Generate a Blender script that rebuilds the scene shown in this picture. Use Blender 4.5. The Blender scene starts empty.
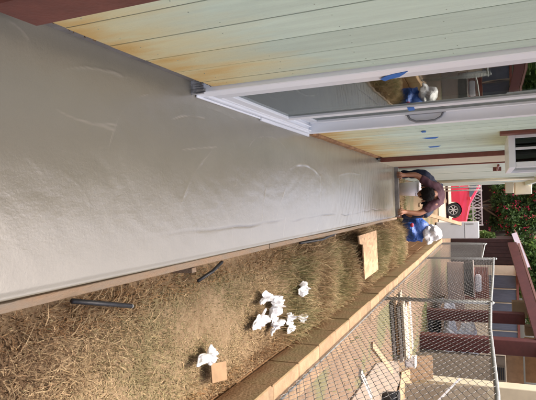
import bpy, bmesh, math, random
import numpy as np
from mathutils import Vector, Matrix, noise
random.seed(7); rng = np.random.default_rng(7)
S = bpy.context.scene
COL = S.collection
R_ = math.radians

# ------------------------------------------------------------------ camera (photo was taken with the phone on its side)
FPX, CH = 530.0, 1.22
def _n(v): return v / np.linalg.norm(v)
_fw = _n(np.array([222., -3., FPX])); _up = np.array([1268., -40., -FPX]); _up = _n(_up - _fw * (_up @ _fw))
_rt = np.cross(_up, _fw)
if _rt[1] < 0: _rt = -_rt
RW = np.array([_rt, _fw, _up])                      # world = RW @ (image right, image down, depth)
CAM = np.array([0, 0, CH])
cd = bpy.data.cameras.new('camera'); cam = bpy.data.objects.new('camera', cd); COL.objects.link(cam)
cd.sensor_fit = 'HORIZONTAL'; cd.sensor_width = 36; cd.lens = FPX / 536 * 36; cd.clip_end = 500; cd.clip_start = 0.05
ix, iy, iz = RW[:, 0], RW[:, 1], RW[:, 2]
m = Matrix.Identity(4)
for r in range(3):
    m[r][0] = ix[r]; m[r][1] = -iy[r]; m[r][2] = -iz[r]; m[r][3] = CAM[r]
cam.matrix_world = m
S.camera = cam

# ------------------------------------------------------------------ sky, sun, exposure
SUN = Vector((-0.20, 0.17, 1.0)).normalized()
w = bpy.data.worlds.new('World'); S.world = w; w.use_nodes = True
nt = w.node_tree; bg = nt.nodes['Background']
sky = nt.nodes.new('ShaderNodeTexSky'); sky.sky_type = 'NISHITA'; sky.sun_disc = False
sky.sun_elevation = math.asin(SUN.z); sky.sun_rotation = math.atan2(SUN.x, SUN.y)
sky.dust_density = 10.0; sky.air_density = 0.7; sky.ozone_density = 0.3
nt.links.new(sky.outputs[0], bg.inputs[0]); bg.inputs[1].default_value = 0.15
sd = bpy.data.lights.new('sun', 'SUN'); sd.energy = 1.0; sd.angle = R_(10); sd.color = (1, 0.95, 0.86)
so = bpy.data.objects.new('sun', sd); COL.objects.link(so); so.location = (0, -5, 20)
so.rotation_euler = SUN.to_track_quat('Z', 'Y').to_euler()
S.view_settings.view_transform = 'Standard'; S.view_settings.look = 'None'
S.view_settings.gamma = 1; S.view_settings.use_curve_mapping = False
S.view_settings.exposure = 1.82

# ------------------------------------------------------------------ pixel helpers: a pixel is a direction, the surface it touches gives the distance
def ray(x, y): return RW @ np.array([x - 268., y - 200., FPX])
def onz(x, y, z=0.): d = ray(x, y); return Vector(CAM + d * (z - CH) / d[2])
def onx(x, y, X): d = ray(x, y); return Vector(CAM + d * X / d[0])
def ony(x, y, Y): d = ray(x, y); return Vector(CAM + d * Y / d[1])

# ------------------------------------------------------------------ materials
MATS = {}
def mat(name, col, rough=0.7, var=0.25, scale=8., bump=0.15, bscale=60., col2=None, spec=0.4, metal=0., stretch=None, extra=None):
    if name in MATS: return MATS[name]
    M = bpy.data.materials.new(name); M.use_nodes = True; N = M.node_tree.nodes; L = M.node_tree.links
    b = N['Principled BSDF']
    b.inputs['Roughness'].default_value = rough; b.inputs['Specular IOR Level'].default_value = spec; b.inputs['Metallic'].default_value = metal
    tc = N.new('ShaderNodeTexCoord'); mp = N.new('ShaderNodeMapping'); L.new(tc.outputs['Object'], mp.inputs[0])
    if stretch: mp.inputs['Scale'].default_value = stretch
    n1 = N.new('ShaderNodeTexNoise'); n1.inputs['Scale'].default_value = scale; n1.inputs['Detail'].default_value = 6; n1.inputs['Roughness'].default_value = 0.65
    L.new(mp.outputs[0], n1.inputs['Vector'])
    rp = N.new('ShaderNodeValToRGB'); rp.color_ramp.elements[0].position = 0.3; rp.color_ramp.elements[1].position = 0.72
    c2 = col2 if col2 else tuple(min(1, c * (1 + var)) for c in col)
    c1 = col if col2 else tuple(c * (1 - var) for c in col)
    rp.color_ramp.elements[0].color = (*c1, 1); rp.color_ramp.elements[1].color = (*c2, 1)
    L.new(n1.outputs['Fac'], rp.inputs[0])
    oi = N.new('ShaderNodeObjectInfo'); hv = N.new('ShaderNodeHueSaturation')
    mr = N.new('ShaderNodeMapRange'); mr.inputs[3].default_value = 0.88; mr.inputs[4].default_value = 1.12
    L.new(oi.outputs['Random'], mr.inputs[0]); L.new(mr.outputs[0], hv.inputs['Value'])
    L.new(rp.outputs[0], hv.inputs['Color']); L.new(hv.outputs[0], b.inputs['Base Color'])
    n2 = N.new('ShaderNodeTexNoise'); n2.inputs['Scale'].default_value = bscale; n2.inputs['Detail'].default_value = 5
    L.new(mp.outputs[0], n2.inputs['Vector'])
    bp = N.new('ShaderNodeBump'); bp.inputs['Strength'].default_value = bump; bp.inputs['Distance'].default_value = 0.01
    L.new(n2.outputs['Fac'], bp.inputs['Height']); L.new(bp.outputs[0], b.inputs['Normal'])
    M['hv'] = hv.name
    MATS[name] = M
    if extra: extra(M, N, L, b, hv)
    return M
def mixc(N, L, fac, a, bcol):
    mx = N.new('ShaderNodeMix'); mx.data_type = 'RGBA'
    if hasattr(fac, 'is_linked'): L.new(fac, mx.inputs[0])
    else: mx.inputs[0].default_value = fac
    L.new(a, mx.inputs[6]); mx.inputs[7].default_value = (*bcol, 1)
    return mx.outputs[2]
def math_(N, L, op, a, b_=None):
    n = N.new('ShaderNodeMath'); n.operation = op
    for i, v in enumerate((a, b_)):
        if v is None: continue
        if hasattr(v, 'is_linked'): L.new(v, n.inputs[i])
        else: n.inputs[i].default_value = v
    n.use_clamp = False
    return n.outputs[0]
def maprange(N, L, v, a, b_, c=0., d=1.):
    n = N.new('ShaderNodeMapRange'); L.new(v, n.inputs[0])
    for i, k in enumerate((a, b_, c, d)): n.inputs[i + 1].default_value = k
    return n.outputs[0]

def siding_extra(M, N, L, b, hv):          # rusty yellow run-off stain that climbs from the sill
    geo = N.new('ShaderNodeNewGeometry'); sp = N.new('ShaderNodeSeparateXYZ'); L.new(geo.outputs['Position'], sp.inputs[0])
    ns = N.new('ShaderNodeTexNoise'); ns.inputs['Scale'].default_value = 5; ns.inputs['Detail'].default_value = 5
    mp = N.new('ShaderNodeMapping'); mp.inputs['Scale'].default_value = (1, 1.6, 0.5); L.new(geo.outputs['Position'], mp.inputs[0]); L.new(mp.outputs[0], ns.inputs['Vector'])
    z = math_(N, L, 'SUBTRACT', sp.outputs['Z'], math_(N, L, 'MULTIPLY', math_(N, L, 'SUBTRACT', ns.outputs['Fac'], 0.5), 0.75))
    f1 = maprange(N, L, z, 0.66, 0.10, 0, 0.9)
    f2 = maprange(N, L, z, 0.28, 0.03, 0, 0.75)
    c = mixc(N, L, f1, hv.outputs[0], (0.80, 0.64, 0.27)); c = mixc(N, L, f2, c, (0.62, 0.34, 0.08))
    L.new(c, b.inputs['Base Color'])
M_SIDE = mat('mint_siding', (0.63, 0.77, 0.64), 0.55, 0.09, 5, 0.25, 70, stretch=(1, 6, 0.7), extra=siding_extra, spec=0.3)
M_SIDE2 = mat('pale_siding', (0.56, 0.62, 0.52), 0.6, 0.08, 4, 0.1, 60)
M_CREAM = mat('cream_paint', (0.60, 0.53, 0.38), 0.6, 0.08, 4, 0.1, 60)
M_RED = mat('redbrown_paint', (0.19, 0.06, 0.042), 0.5, 0.25, 6, 0.15, 70)
M_MAR = mat('maroon_paint', (0.085, 0.022, 0.020), 0.45, 0.2, 6, 0.15, 70)
M_VINYL = mat('white_vinyl', (0.86, 0.88, 0.90), 0.35, 0.03, 3, 0.03, 40, spec=0.5)
M_GROOVE_SHADE = mat('groove_shade', (0.17, 0.19, 0.15), 0.9, 0.3, 20, 0.2, 60)  # shade of the siding grooves, put into a dark grey-green colour
M_NAIL = mat('painted_nail', (0.36, 0.42, 0.34), 0.6, 0.3, 20, 0.2, 60)
M_ROT = mat('rotten_sill', (0.16, 0.07, 0.03), 0.85, 0.3, 14, 0.5, 60, col2=(0.42, 0.23, 0.09))
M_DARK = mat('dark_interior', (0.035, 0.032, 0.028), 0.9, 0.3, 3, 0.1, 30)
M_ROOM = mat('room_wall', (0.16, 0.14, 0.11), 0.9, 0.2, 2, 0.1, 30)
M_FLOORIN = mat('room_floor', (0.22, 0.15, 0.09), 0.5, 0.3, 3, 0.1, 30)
M_METAL = mat('galvanised', (0.24, 0.25, 0.245), 0.55, 0.25, 30, 0.1, 90, metal=0.4)
M_WIRE = mat('wire', (0.23, 0.23, 0.225), 0.65, 0.15, 20, 0.05, 60, metal=0.15)
M_FLASH = mat('flashing', (0.62, 0.62, 0.63), 0.4, 0.4, 25, 0.5, 80, metal=0.5)
M_HANDLE = mat('grey_handle', (0.33, 0.34, 0.36), 0.35, 0.05, 10, 0.03, 60)
M_TAPE = mat('blue_tape', (0.02, 0.16, 0.55), 0.6, 0.15, 20, 0.1, 60)
M_FORM = mat('form_lumber', (0.28, 0.18, 0.105), 0.8, 0.2, 6, 0.6, 60, col2=(0.21, 0.185, 0.145), stretch=(3, 0.9, 3))
M_WOOD = mat('weathered_wood', (0.20, 0.13, 0.075), 0.8, 0.3, 8, 0.3, 70, col2=(0.32, 0.22, 0.135), stretch=(1, 1, 1))
M_PLY = mat('plywood', (0.135, 0.108, 0.085), 0.8, 0.1, 5, 0.2, 60, col2=(0.20, 0.155, 0.118))
M_PALE = mat('pale_boards', (0.26, 0.22, 0.165), 0.75, 0.12, 5, 0.15, 60)
M_GREYB = mat('grey_boards', (0.26, 0.24, 0.22), 0.85, 0.3, 9, 0.3, 60)
M_BLACK = mat('black_plastic', (0.018, 0.019, 0.022), 0.45, 0.3, 20, 0.15, 60)
M_RUBBER = mat('rubber', (0.022, 0.022, 0.023), 0.8, 0.2, 20, 0.15, 60)
M_BAG = mat('white_plastic', (0.70, 0.70, 0.71), 0.5, 0.06, 12, 0.4, 45)
M_CARD = mat('cardboard', (0.24, 0.15, 0.08), 0.8, 0.15, 12, 0.1, 60)
M_BLUE = mat('blue_bag', (0.035, 0.095, 0.33), 0.5, 0.3, 8, 0.4, 40)
M_REDE = mat('red_emblem', (0.42, 0.04, 0.06), 0.5, 0.1, 8, 0.1, 40)
M_WHITE = mat('white_enamel', (0.84, 0.85, 0.88), 0.35, 0.04, 4, 0.03, 30)
M_SKIN = mat('skin', (0.26, 0.115, 0.062), 0.55, 0.12, 14, 0.1, 60)
M_HAIR = mat('black_hair', (0.010, 0.008, 0.008), 0.85, 0.3, 40, 1.0, 120, spec=0.15)
M_SHIRT = mat('maroon_shirt', (0.085, 0.035, 0.048), 0.9, 0.2, 12, 0.4, 60)
M_JEANS = mat('navy_trousers', (0.022, 0.028, 0.055), 0.9, 0.3, 20, 0.4, 90)
M_SHOE = mat('dark_shoe', (0.03, 0.025, 0.02), 0.7, 0.3, 20, 0.2, 60)
M_CAR = mat('red_car_paint', (0.62, 0.03, 0.07), 0.25, 0.05, 3, 0.01, 20, spec=0.6)
M_CGLASS = mat('car_glass', (0.05, 0.055, 0.06), 0.08, 0.05, 3, 0.0, 20, spec=0.8)
M_RIM = mat('alloy_rim', (0.55, 0.55, 0.56), 0.35, 0.1, 20, 0.05, 40, metal=0.6)
M_LAMP = mat('lamp_lens', (0.7, 0.7, 0.7), 0.15, 0.05, 20, 0.02, 40)
M_LATT = mat('white_lattice', (0.46, 0.46, 0.46), 0.6, 0.1, 10, 0.1, 40)
M_BUCK = mat('white_bucket', (0.72, 0.68, 0.70), 0.4, 0.05, 10, 0.05, 40)
M_CURT = mat('blue_curtain', (0.11, 0.125, 0.155), 0.85, 0.25, 6, 0.4, 25, stretch=(8, 1, 0.4))
M_PINK = mat('pinkish_wall', (0.52, 0.40, 0.33), 0.8, 0.1, 5, 0.2, 40)
M_ROOF = mat('brown_roof', (0.20, 0.10, 0.085), 0.85, 0.25, 7, 0.3, 40)
M_TAN = mat('tan_board', (0.42, 0.27, 0.15), 0.8, 0.2, 5, 0.2, 50)
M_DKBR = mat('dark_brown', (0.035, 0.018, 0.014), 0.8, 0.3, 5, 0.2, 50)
M_SILV = mat('silver_tarp', (0.72, 0.74, 0.76), 0.4, 0.15, 8, 0.5, 25)
M_TRUNK = mat('bark', (0.10, 0.07, 0.05), 0.9, 0.3, 12, 0.5, 50)
M_BLOS = mat('red_blossom', (0.42, 0.02, 0.06), 0.6, 0.2, 8, 0.1, 40)
M_PAVE = mat('concrete_drive', (0.24, 0.19, 0.14), 0.85, 0.12, 4, 0.2, 60)

def osb_extra(M, N, L, b, hv):
    vo = N.new('ShaderNodeTexVoronoi'); vo.inputs['Scale'].default_value = 34
    tc = N.new('ShaderNodeTexCoord'); mp = N.new('ShaderNodeMapping'); mp.inputs['Scale'].default_value = (1, 0.45, 1); mp.inputs['Rotation'].default_value = (0, 0, 0.5)
    L.new(tc.outputs['Object'], mp.inputs[0]); L.new(mp.outputs[0], vo.inputs['Vector'])
    h2 = N.new('ShaderNodeHueSaturation'); L.new(hv.outputs[0], h2.inputs['Color'])
    sp = N.new('ShaderNodeSeparateColor'); L.new(vo.outputs['Color'], sp.inputs[0])
    L.new(maprange(N, L, sp.outputs[0], 0, 1, 0.72, 1.2), h2.inputs['Value']); L.new(h2.outputs[0], b.inputs['Base Color'])
M_OSB = mat('strand_board', (0.40, 0.26, 0.145), 0.75, 0.1, 8, 0.15, 60, extra=osb_extra)

def block_extra(M, N, L, b, hv):           # soil and moss stain on the side that faces the planting strip
    geo = N.new('ShaderNodeNewGeometry'); sp = N.new('ShaderNodeSeparateXYZ'); L.new(geo.outputs['Normal'], sp.inputs[0])
    ns = N.new('ShaderNodeTexNoise'); ns.inputs['Scale'].default_value = 5; ns.inputs['Detail'].default_value = 6; L.new(geo.outputs['Position'], ns.inputs['Vector'])
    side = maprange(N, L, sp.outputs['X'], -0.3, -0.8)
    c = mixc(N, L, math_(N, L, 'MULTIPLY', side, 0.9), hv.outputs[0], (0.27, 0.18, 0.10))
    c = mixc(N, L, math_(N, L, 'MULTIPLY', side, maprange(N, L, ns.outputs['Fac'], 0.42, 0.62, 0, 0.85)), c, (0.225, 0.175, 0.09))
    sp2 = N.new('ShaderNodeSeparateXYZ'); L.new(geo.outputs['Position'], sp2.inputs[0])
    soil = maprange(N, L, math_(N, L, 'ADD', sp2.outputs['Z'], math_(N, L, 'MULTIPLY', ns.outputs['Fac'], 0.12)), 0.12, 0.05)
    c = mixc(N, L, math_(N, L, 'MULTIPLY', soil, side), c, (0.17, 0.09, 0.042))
    L.new(c, b.inputs['Base Color'])
M_BLOCK = mat('block', (0.22, 0.145, 0.088), 0.9, 0.1, 9, 0.4, 60, col2=(0.36, 0.245, 0.15), extra=block_extra, spec=0.2)
M_MORT = mat('mortar', (0.20, 0.135, 0.08), 0.95, 0.2, 20, 0.4, 90)

def slab_mat():
    M = bpy.data.materials.new('wet_concrete'); M.use_nodes = True; N = M.node_tree.nodes; L = M.node_tree.links; b = N['Principled BSDF']
    geo = N.new('ShaderNodeNewGeometry')
    def nz(s, d, r=0.6, st=(1, 1, 1)):
        mp = N.new('ShaderNodeMapping'); mp.inputs['Scale'].default_value = st; L.new(geo.outputs['Position'], mp.inputs[0])
        n = N.new('ShaderNodeTexNoise'); n.inputs['Scale'].default_value = s; n.inputs['Detail'].default_value = d; n.inputs['Roughness'].default_value = r
        L.new(mp.outputs[0], n.inputs['Vector']); return n.outputs['Fac']
    big = nz(1.1, 3, .5); mid = nz(5, 4, 0.5, (1, 0.5, 1)); fine = nz(110, 5, 0.7); grit = nz(420, 3, 0.6)
    streak = nz(1.0, 5, 0.65, (3.5, 13, 1)); sweep = nz(3.2, 3, 0.5, (1, 1, 1))
    wv = N.new('ShaderNodeTexWave'); wv.wave_type = 'RINGS'; wv.rings_direction = 'Z'; wv.inputs['Scale'].default_value = 3.4; wv.inputs['Distortion'].default_value = 9; wv.inputs['Detail'].default_value = 3; wv.inputs['Detail Scale'].default_value = 0.9
    mpw = N.new('ShaderNodeMapping'); mpw.inputs['Location'].default_value = (0.9, -2.4, 0); mpw.inputs['Scale'].default_value = (1, 0.8, 1); L.new(geo.outputs['Position'], mpw.inputs[0]); L.new(mpw.outputs[0], wv.inputs['Vector'])
    rp = N.new('ShaderNodeValToRGB'); rp.color_ramp.elements[0].color = (0.205, 0.187, 0.14, 1); rp.color_ramp.elements[1].color = (0.29, 0.268, 0.21, 1)
    rp.color_ramp.elements[0].position = 0.25; rp.color_ramp.elements[1].position = 0.75
    L.new(math_(N, L, 'ADD', math_(N, L, 'MULTIPLY', big, 0.45), math_(N, L, 'ADD', math_(N, L, 'MULTIPLY', mid, 0.35), math_(N, L, 'MULTIPLY', grit, 0.2))), rp.inputs[0])
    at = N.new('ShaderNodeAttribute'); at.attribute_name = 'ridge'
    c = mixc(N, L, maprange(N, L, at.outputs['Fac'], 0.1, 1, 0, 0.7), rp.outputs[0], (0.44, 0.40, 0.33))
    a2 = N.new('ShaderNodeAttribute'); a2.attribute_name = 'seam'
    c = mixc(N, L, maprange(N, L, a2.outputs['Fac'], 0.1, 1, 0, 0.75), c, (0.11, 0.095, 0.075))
    L.new(c, b.inputs['Base Color'])
    L.new(maprange(N, L, math_(N, L, 'ADD', big, math_(N, L, 'MULTIPLY', streak, 0.6)), 0.4, 1.2, 0.06, 0.235), b.inputs['Roughness'])
    b.inputs['Specular IOR Level'].default_value = 1.0
    bp = N.new('ShaderNodeBump'); bp.inputs['Strength'].default_value = 0.36; bp.inputs['Distance'].default_value = 0.005
    hsum = math_(N, L, 'ADD', math_(N, L, 'MULTIPLY', fine, 0.3), math_(N, L, 'ADD', math_(N, L, 'MULTIPLY', mid, 0.8), math_(N, L, 'MULTIPLY', nz(34, 4, 0.6, (1, 0.6, 1)), 0.55)))
    hsum = math_(N, L, 'ADD', hsum, math_(N, L, 'ADD', math_(N, L, 'MULTIPLY', streak, 0.4), math_(N, L, 'MULTIPLY', math_(N, L, 'MULTIPLY', wv.outputs['Fac'], sweep), 0.5)))
    L.new(math_(N, L, 'ADD', hsum, math_(N, L, 'MULTIPLY', grit, 0.06)), bp.inputs['Height']); L.new(bp.outputs[0], b.inputs['Normal'])
    return M
def ground_mat():
    M = bpy.data.materials.new('ground'); M.use_nodes = True; N = M.node_tree.nodes; L = M.node_tree.links; b = N['Principled BSDF']
    geo = N.new('ShaderNodeNewGeometry'); sp = N.new('ShaderNodeSeparateXYZ'); L.new(geo.outputs['Position'], sp.inputs[0])
    def nz(s, d):
        n = N.new('ShaderNodeTexNoise'); n.inputs['Scale'].default_value = s; n.inputs['Detail'].default_value = d; n.inputs['Roughness'].default_value = 0.7
        L.new(geo.outputs['Position'], n.inputs['Vector']); return n.outputs['Fac']
    a, f = nz(2.2, 5), nz(30, 6)
    rp = N.new('ShaderNodeValToRGB'); e = rp.color_ramp.elements
    e[0].position = 0.3; e[0].color = (0.12, 0.072, 0.038, 1); e[1].position = 0.7; e[1].color = (0.30, 0.225, 0.14, 1)
    L.new(math_(N, L, 'ADD', math_(N, L, 'MULTIPLY', a, 0.4), math_(N, L, 'MULTIPLY', f, 0.6)), rp.inputs[0])
    yard = maprange(N, L, sp.outputs['X'], 1.05, 1.2)
    base_c = mixc(N, L, math_(N, L, 'MULTIPLY', yard, maprange(N, L, a, 0.3, 0.7, 0.9, 0.55)), rp.outputs[0], (0.125, 0.085, 0.062))
    # grass patches on the neighbour's side and behind the path
    far = math_(N, L, 'MAXIMUM', maprange(N, L, sp.outputs['Y'], 7.5, 8.2), maprange(N, L, sp.outputs['X'], 1.2, 1.5))
    patch = math_(N, L, 'MULTIPLY', far, maprange(N, L, nz(0.55, 3), 0.52, 0.58))
    c = mixc(N, L, math_(N, L, 'MULTIPLY', patch, 0.8), base_c, (0.105, 0.105, 0.055))
    L.new(c, b.inputs['Base Color']); b.inputs['Roughness'].default_value = 0.95; b.inputs['Specular IOR Level'].default_value = 0.15
    bp = N.new('ShaderNodeBump'); bp.inputs['Strength'].default_value = 0.8; bp.inputs['Distance'].default_value = 0.02
    L.new(f, bp.inputs['Height']); L.new(bp.outputs[0], b.inputs['Normal'])
    return M
def attr_mat(name, rough=0.8, trans=0.25):
    M = bpy.data.materials.new(name); M.use_nodes = True; N = M.node_tree.nodes; L = M.node_tree.links; b = N['Principled BSDF']
    at = N.new('ShaderNodeAttribute'); at.attribute_name = 'Col'; L.new(at.outputs['Color'], b.inputs['Base Color'])
    b.inputs['Roughness'].default_value = rough; b.inputs['Specular IOR Level'].default_value = 0.25
    tr = N.new('ShaderNodeBsdfTranslucent'); L.new(at.outputs['Color'], tr.inputs[0]); mx = N.new('ShaderNodeMixShader'); mx.inputs[0].default_value = trans
    L.new(b.outputs[0], mx.inputs[1]); L.new(tr.outputs[0], mx.inputs[2]); L.new(mx.outputs[0], N['Material Output'].inputs[0])
    return M
def glass_mat(name='door_glass', ior=2.1):
    M = bpy.data.materials.new(name); M.use_nodes = True; N = M.node_tree.nodes; L = M.node_tree.links; N.remove(N['Principled BSDF'])
    t = N.new('ShaderNodeBsdfTransparent'); t.inputs[0].default_value = (0.62, 0.68, 0.64, 1)
    g = N.new('ShaderNodeBsdfGlossy'); g.inputs['Roughness'].default_value = 0.02; g.inputs[0].default_value = (0.80, 0.84, 0.80, 1)
    fr = N.new('ShaderNodeFresnel'); fr.inputs['IOR'].default_value = ior
    mx = N.new('ShaderNodeMixShader'); L.new(fr.outputs[0], mx.inputs[0]); L.new(t.outputs[0], mx.inputs[1]); L.new(g.outputs[0], mx.inputs[2])
    tc = N.new('ShaderNodeTexCoord'); n = N.new('ShaderNodeTexNoise'); n.inputs['Scale'].default_value = 3; L.new(tc.outputs['Object'], n.inputs['Vector'])
    bp = N.new('ShaderNodeBump'); bp.inputs['Strength'].default_value = 0.04; bp.inputs['Distance'].default_value = 0.02; L.new(n.outputs['Fac'], bp.inputs['Height']); L.new(bp.outputs[0], g.inputs['Normal'])
    L.new(mx.outputs[0], N['Material Output'].inputs[0]); return M
M_GLASS = glass_mat(); M_WGLASS = glass_mat('window_glass', 1.4); M_SLAB = slab_mat(); M_GROUND = ground_mat(); M_BLADE = attr_mat('dry_weed', 0.8, 0.2); M_LEAF = attr_mat('leaf', 0.55, 0.3)

# ------------------------------------------------------------------ building helpers
BASE = {}
def base_of(o): return BASE.get(o.name, Vector((0, 0, 0))) if o else Vector((0, 0, 0))
def tag(o, label=None, cat=None, group=None, kind=None):
    for k, v in (('label', label), ('category', cat), ('group', group), ('kind', kind)):
        if v: o[k] = v
    return o
def thing(name, label, cat, loc=(0, 0, 0), group=None):
    o = bpy.data.objects.new(name, None); COL.objects.link(o); o.location = loc; o.empty_display_size = 0.1
    BASE[o.name] = Vector(loc); return tag(o, label, cat, group)
class MB:
    """collects shapes given in world coordinates"""
    def __init__(s): s.v = []; s.f = []
    def add(s, vs, fs):
        n = len(s.v); s.v += [Vector(v) for v in vs]; s.f += [tuple(n + i for i in f) for f in fs]; return s
    def box(s, a, b):
        x0, y0, z0 = a; x1, y1, z1 = b
        x0, x1 = min(x0, x1), max(x0, x1); y0, y1 = min(y0, y1), max(y0, y1); z0, z1 = min(z0, z1), max(z0, z1)
        return s.add([(x0, y0, z0), (x1, y0, z0), (x1, y1, z0), (x0, y1, z0), (x0, y0, z1), (x1, y0, z1), (x1, y1, z1), (x0, y1, z1)],
                     [(0, 3, 2, 1), (4, 5, 6, 7), (0, 1, 5, 4), (1, 2, 6, 5), (2, 3, 7, 6), (3, 0, 4, 7)])
    def bar(s, p, q, w, h, up=(0, 0, 1)):
        p, q = Vector(p), Vector(q); d = (q - p).normalized(); u = Vector(up); r = d.cross(u)
        if r.length < 1e-4: r = d.cross(Vector((1, 0, 0)))
        r.normalize(); u = r.cross(d).normalized(); r *= w / 2; u *= h / 2
        return s.add([p - r - u, p + r - u, p + r + u, p - r + u, q - r - u, q + r - u, q + r + u, q - r + u],
                     [(0, 1, 2, 3), (7, 6, 5, 4), (0, 4, 5, 1), (1, 5, 6, 2), (2, 6, 7, 3), (3, 7, 4, 0)])
    def tube(s, pts, r, n=8, cap=True):
        pts = [Vector(p) for p in pts]; rs = r if isinstance(r, (list, tuple)) else [r] * len(pts); n0 = len(s.v); prev = None
        for i, p in enumerate(pts):
            d = (pts[min(i + 1, len(pts) - 1)] - pts[max(i - 1, 0)]).normalized()
            if prev is None: a = d.orthogonal().normalized()
            else: a = (prev - d * prev.dot(d)).normalized()
            prev = a; b_ = d.cross(a)
            for k in range(n):
                t = 2 * math.pi * k / n; s.v.append(p + (a * math.cos(t) + b_ * math.sin(t)) * rs[i])
        for i in range(len(pts) - 1):
            for k in range(n):
                k2 = (k + 1) % n; s.f.append((n0 + i * n + k, n0 + i * n + k2, n0 + (i + 1) * n + k2, n0 + (i + 1) * n + k))
        if cap:
            s.f.append(tuple(n0 + k for k in reversed(range(n)))); e = n0 + (len(pts) - 1) * n; s.f.append(tuple(e + k for k in range(n)))
        return s
    def prism(s, poly, ax, lo, hi):
        """poly of 2-D points extruded along axis ax"""
        def p3(p, t):
            l = list(p); l.insert(ax, t); return l
        n = len(poly); n0 = len(s.v)
        s.v += [Vector(p3(p, lo)) for p in poly] + [Vector(p3(p, hi)) for p in poly]
        s.f.append(tuple(n0 + i for i in range(n))); s.f.append(tuple(n0 + n + i for i in reversed(range(n))))
        for i in range(n): j = (i + 1) % n; s.f.append((n0 + j, n0 + i, n0 + n + i, n0 + n + j))
        return s
    def mesh(s, name, off=Vector((0, 0, 0)), bevel=0., smooth=False, seg=1):
        me = bpy.data.meshes.new(name); bm = bmesh.new()
        vs = [bm.verts.new(v - off) for v in s.v]
        for f in s.f:
            try: bm.faces.new([vs[i] for i in f])
            except ValueError: pass
        bmesh.ops.recalc_face_normals(bm, faces=bm.faces)
        if bevel: bmesh.ops.bevel(bm, geom=list(bm.edges), offset=bevel, segments=seg, affect='EDGES', clamp_overlap=True)
        if smooth:
            for f in bm.faces: f.smooth = True
        bm.to_mesh(me); bm.free(); return me
    def build(s, name, m_, parent=None, bevel=0., smooth=False, seg=1):
        b0 = base_of(parent)
        me = s.mesh(name, b0, bevel, smooth, seg); me.materials.append(m_)
        return link(name, me, parent, b0)
def link(name, me, parent=None, b0=Vector((0, 0, 0)), loc=None):
    o = bpy.data.objects.new(name, me); COL.objects.link(o)
    if parent: o.parent = parent
    if loc is not None: o.location = loc
    BASE[o.name] = Vector(b0); return o
def npmesh(name, V, Fc, m_, cols=None, parent=None, smooth=False, off=None):
    """V (n,3), Fc list or (k,3|4) array"""
    me = bpy.data.meshes.new(name); V = np.asarray(V, dtype=np.float32)
    b0 = base_of(parent)
    if parent: V = V - np.array(b0, dtype=np.float32)
    Fc = np.asarray(Fc, dtype=np.int32); k = Fc.shape[1]
    me.vertices.add(len(V)); me.vertices.foreach_set('co', V.ravel())
    me.loops.add(Fc.size); me.loops.foreach_set('vertex_index', Fc.ravel())
    me.polygons.add(len(Fc)); me.polygons.foreach_set('loop_start', np.arange(0, Fc.size, k, dtype=np.int32)); me.polygons.foreach_set('loop_total', np.full(len(Fc), k, dtype=np.int32))
    if smooth: me.polygons.foreach_set('use_smooth', np.ones(len(Fc), dtype=bool))
    me.update(calc_edges=True)
    if cols is not None:
        a = me.color_attributes.new('Col', 'FLOAT_COLOR', 'POINT'); c = np.ones((len(V), 4), dtype=np.float32); c[:, :3] = cols; a.data.foreach_set('color', c.ravel())
    me.materials.append(m_)
    return link(name, me, parent, b0)
def crumple(c, rad, seed, amp=0.35, sub=4, freq=1.6, flat=0.0, zmin=None):
    """a creased lump: folds along random planes, so that it has facets and sharp creases"""
    rs = random.Random(seed * 17 + 3); folds = []
    for k in range(9):
        d = Vector((rs.gauss(0, 1), rs.gauss(0, 1), rs.gauss(0, 1))).normalized(); folds.append((d, rs.uniform(0.5, 2.6) * freq / 1.6, rs.uniform(0, 2), rs.uniform(0.4, 1.0)))
    bm = bmesh.new(); bmesh.ops.create_icosphere(bm, subdivisions=sub, radius=1.0); sv = Vector((seed * 3.1, seed * 1.7, seed * 5.3))
    for v in bm.verts:
        p = v.co.copy(); pw = p + 0.35 * Vector((noise.noise(p * 1.3 + sv), noise.noise(p * 1.3 - sv), noise.noise(p * 1.3 + sv * 2))); d = 1.0
        for dr, fq, ph, am in folds:
            t = (pw.dot(dr) * fq + ph) % 2.0; t = t if t < 1 else 2 - t
            d += amp * 0.42 * am * (t - 0.5) / (0.6 + 0.4 * fq)
        d += 0.9 * amp * noise.noise(p * 0.8 + sv)
        q = Vector((p.x * rad[0] * d, p.y * rad[1] * d, p.z * rad[2] * d)) + Vector(c)
        if zmin is not None and q.z < zmin: q.z = zmin + 0.1 * (q.z - zmin)
        v.co = q
    return bm
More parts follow.
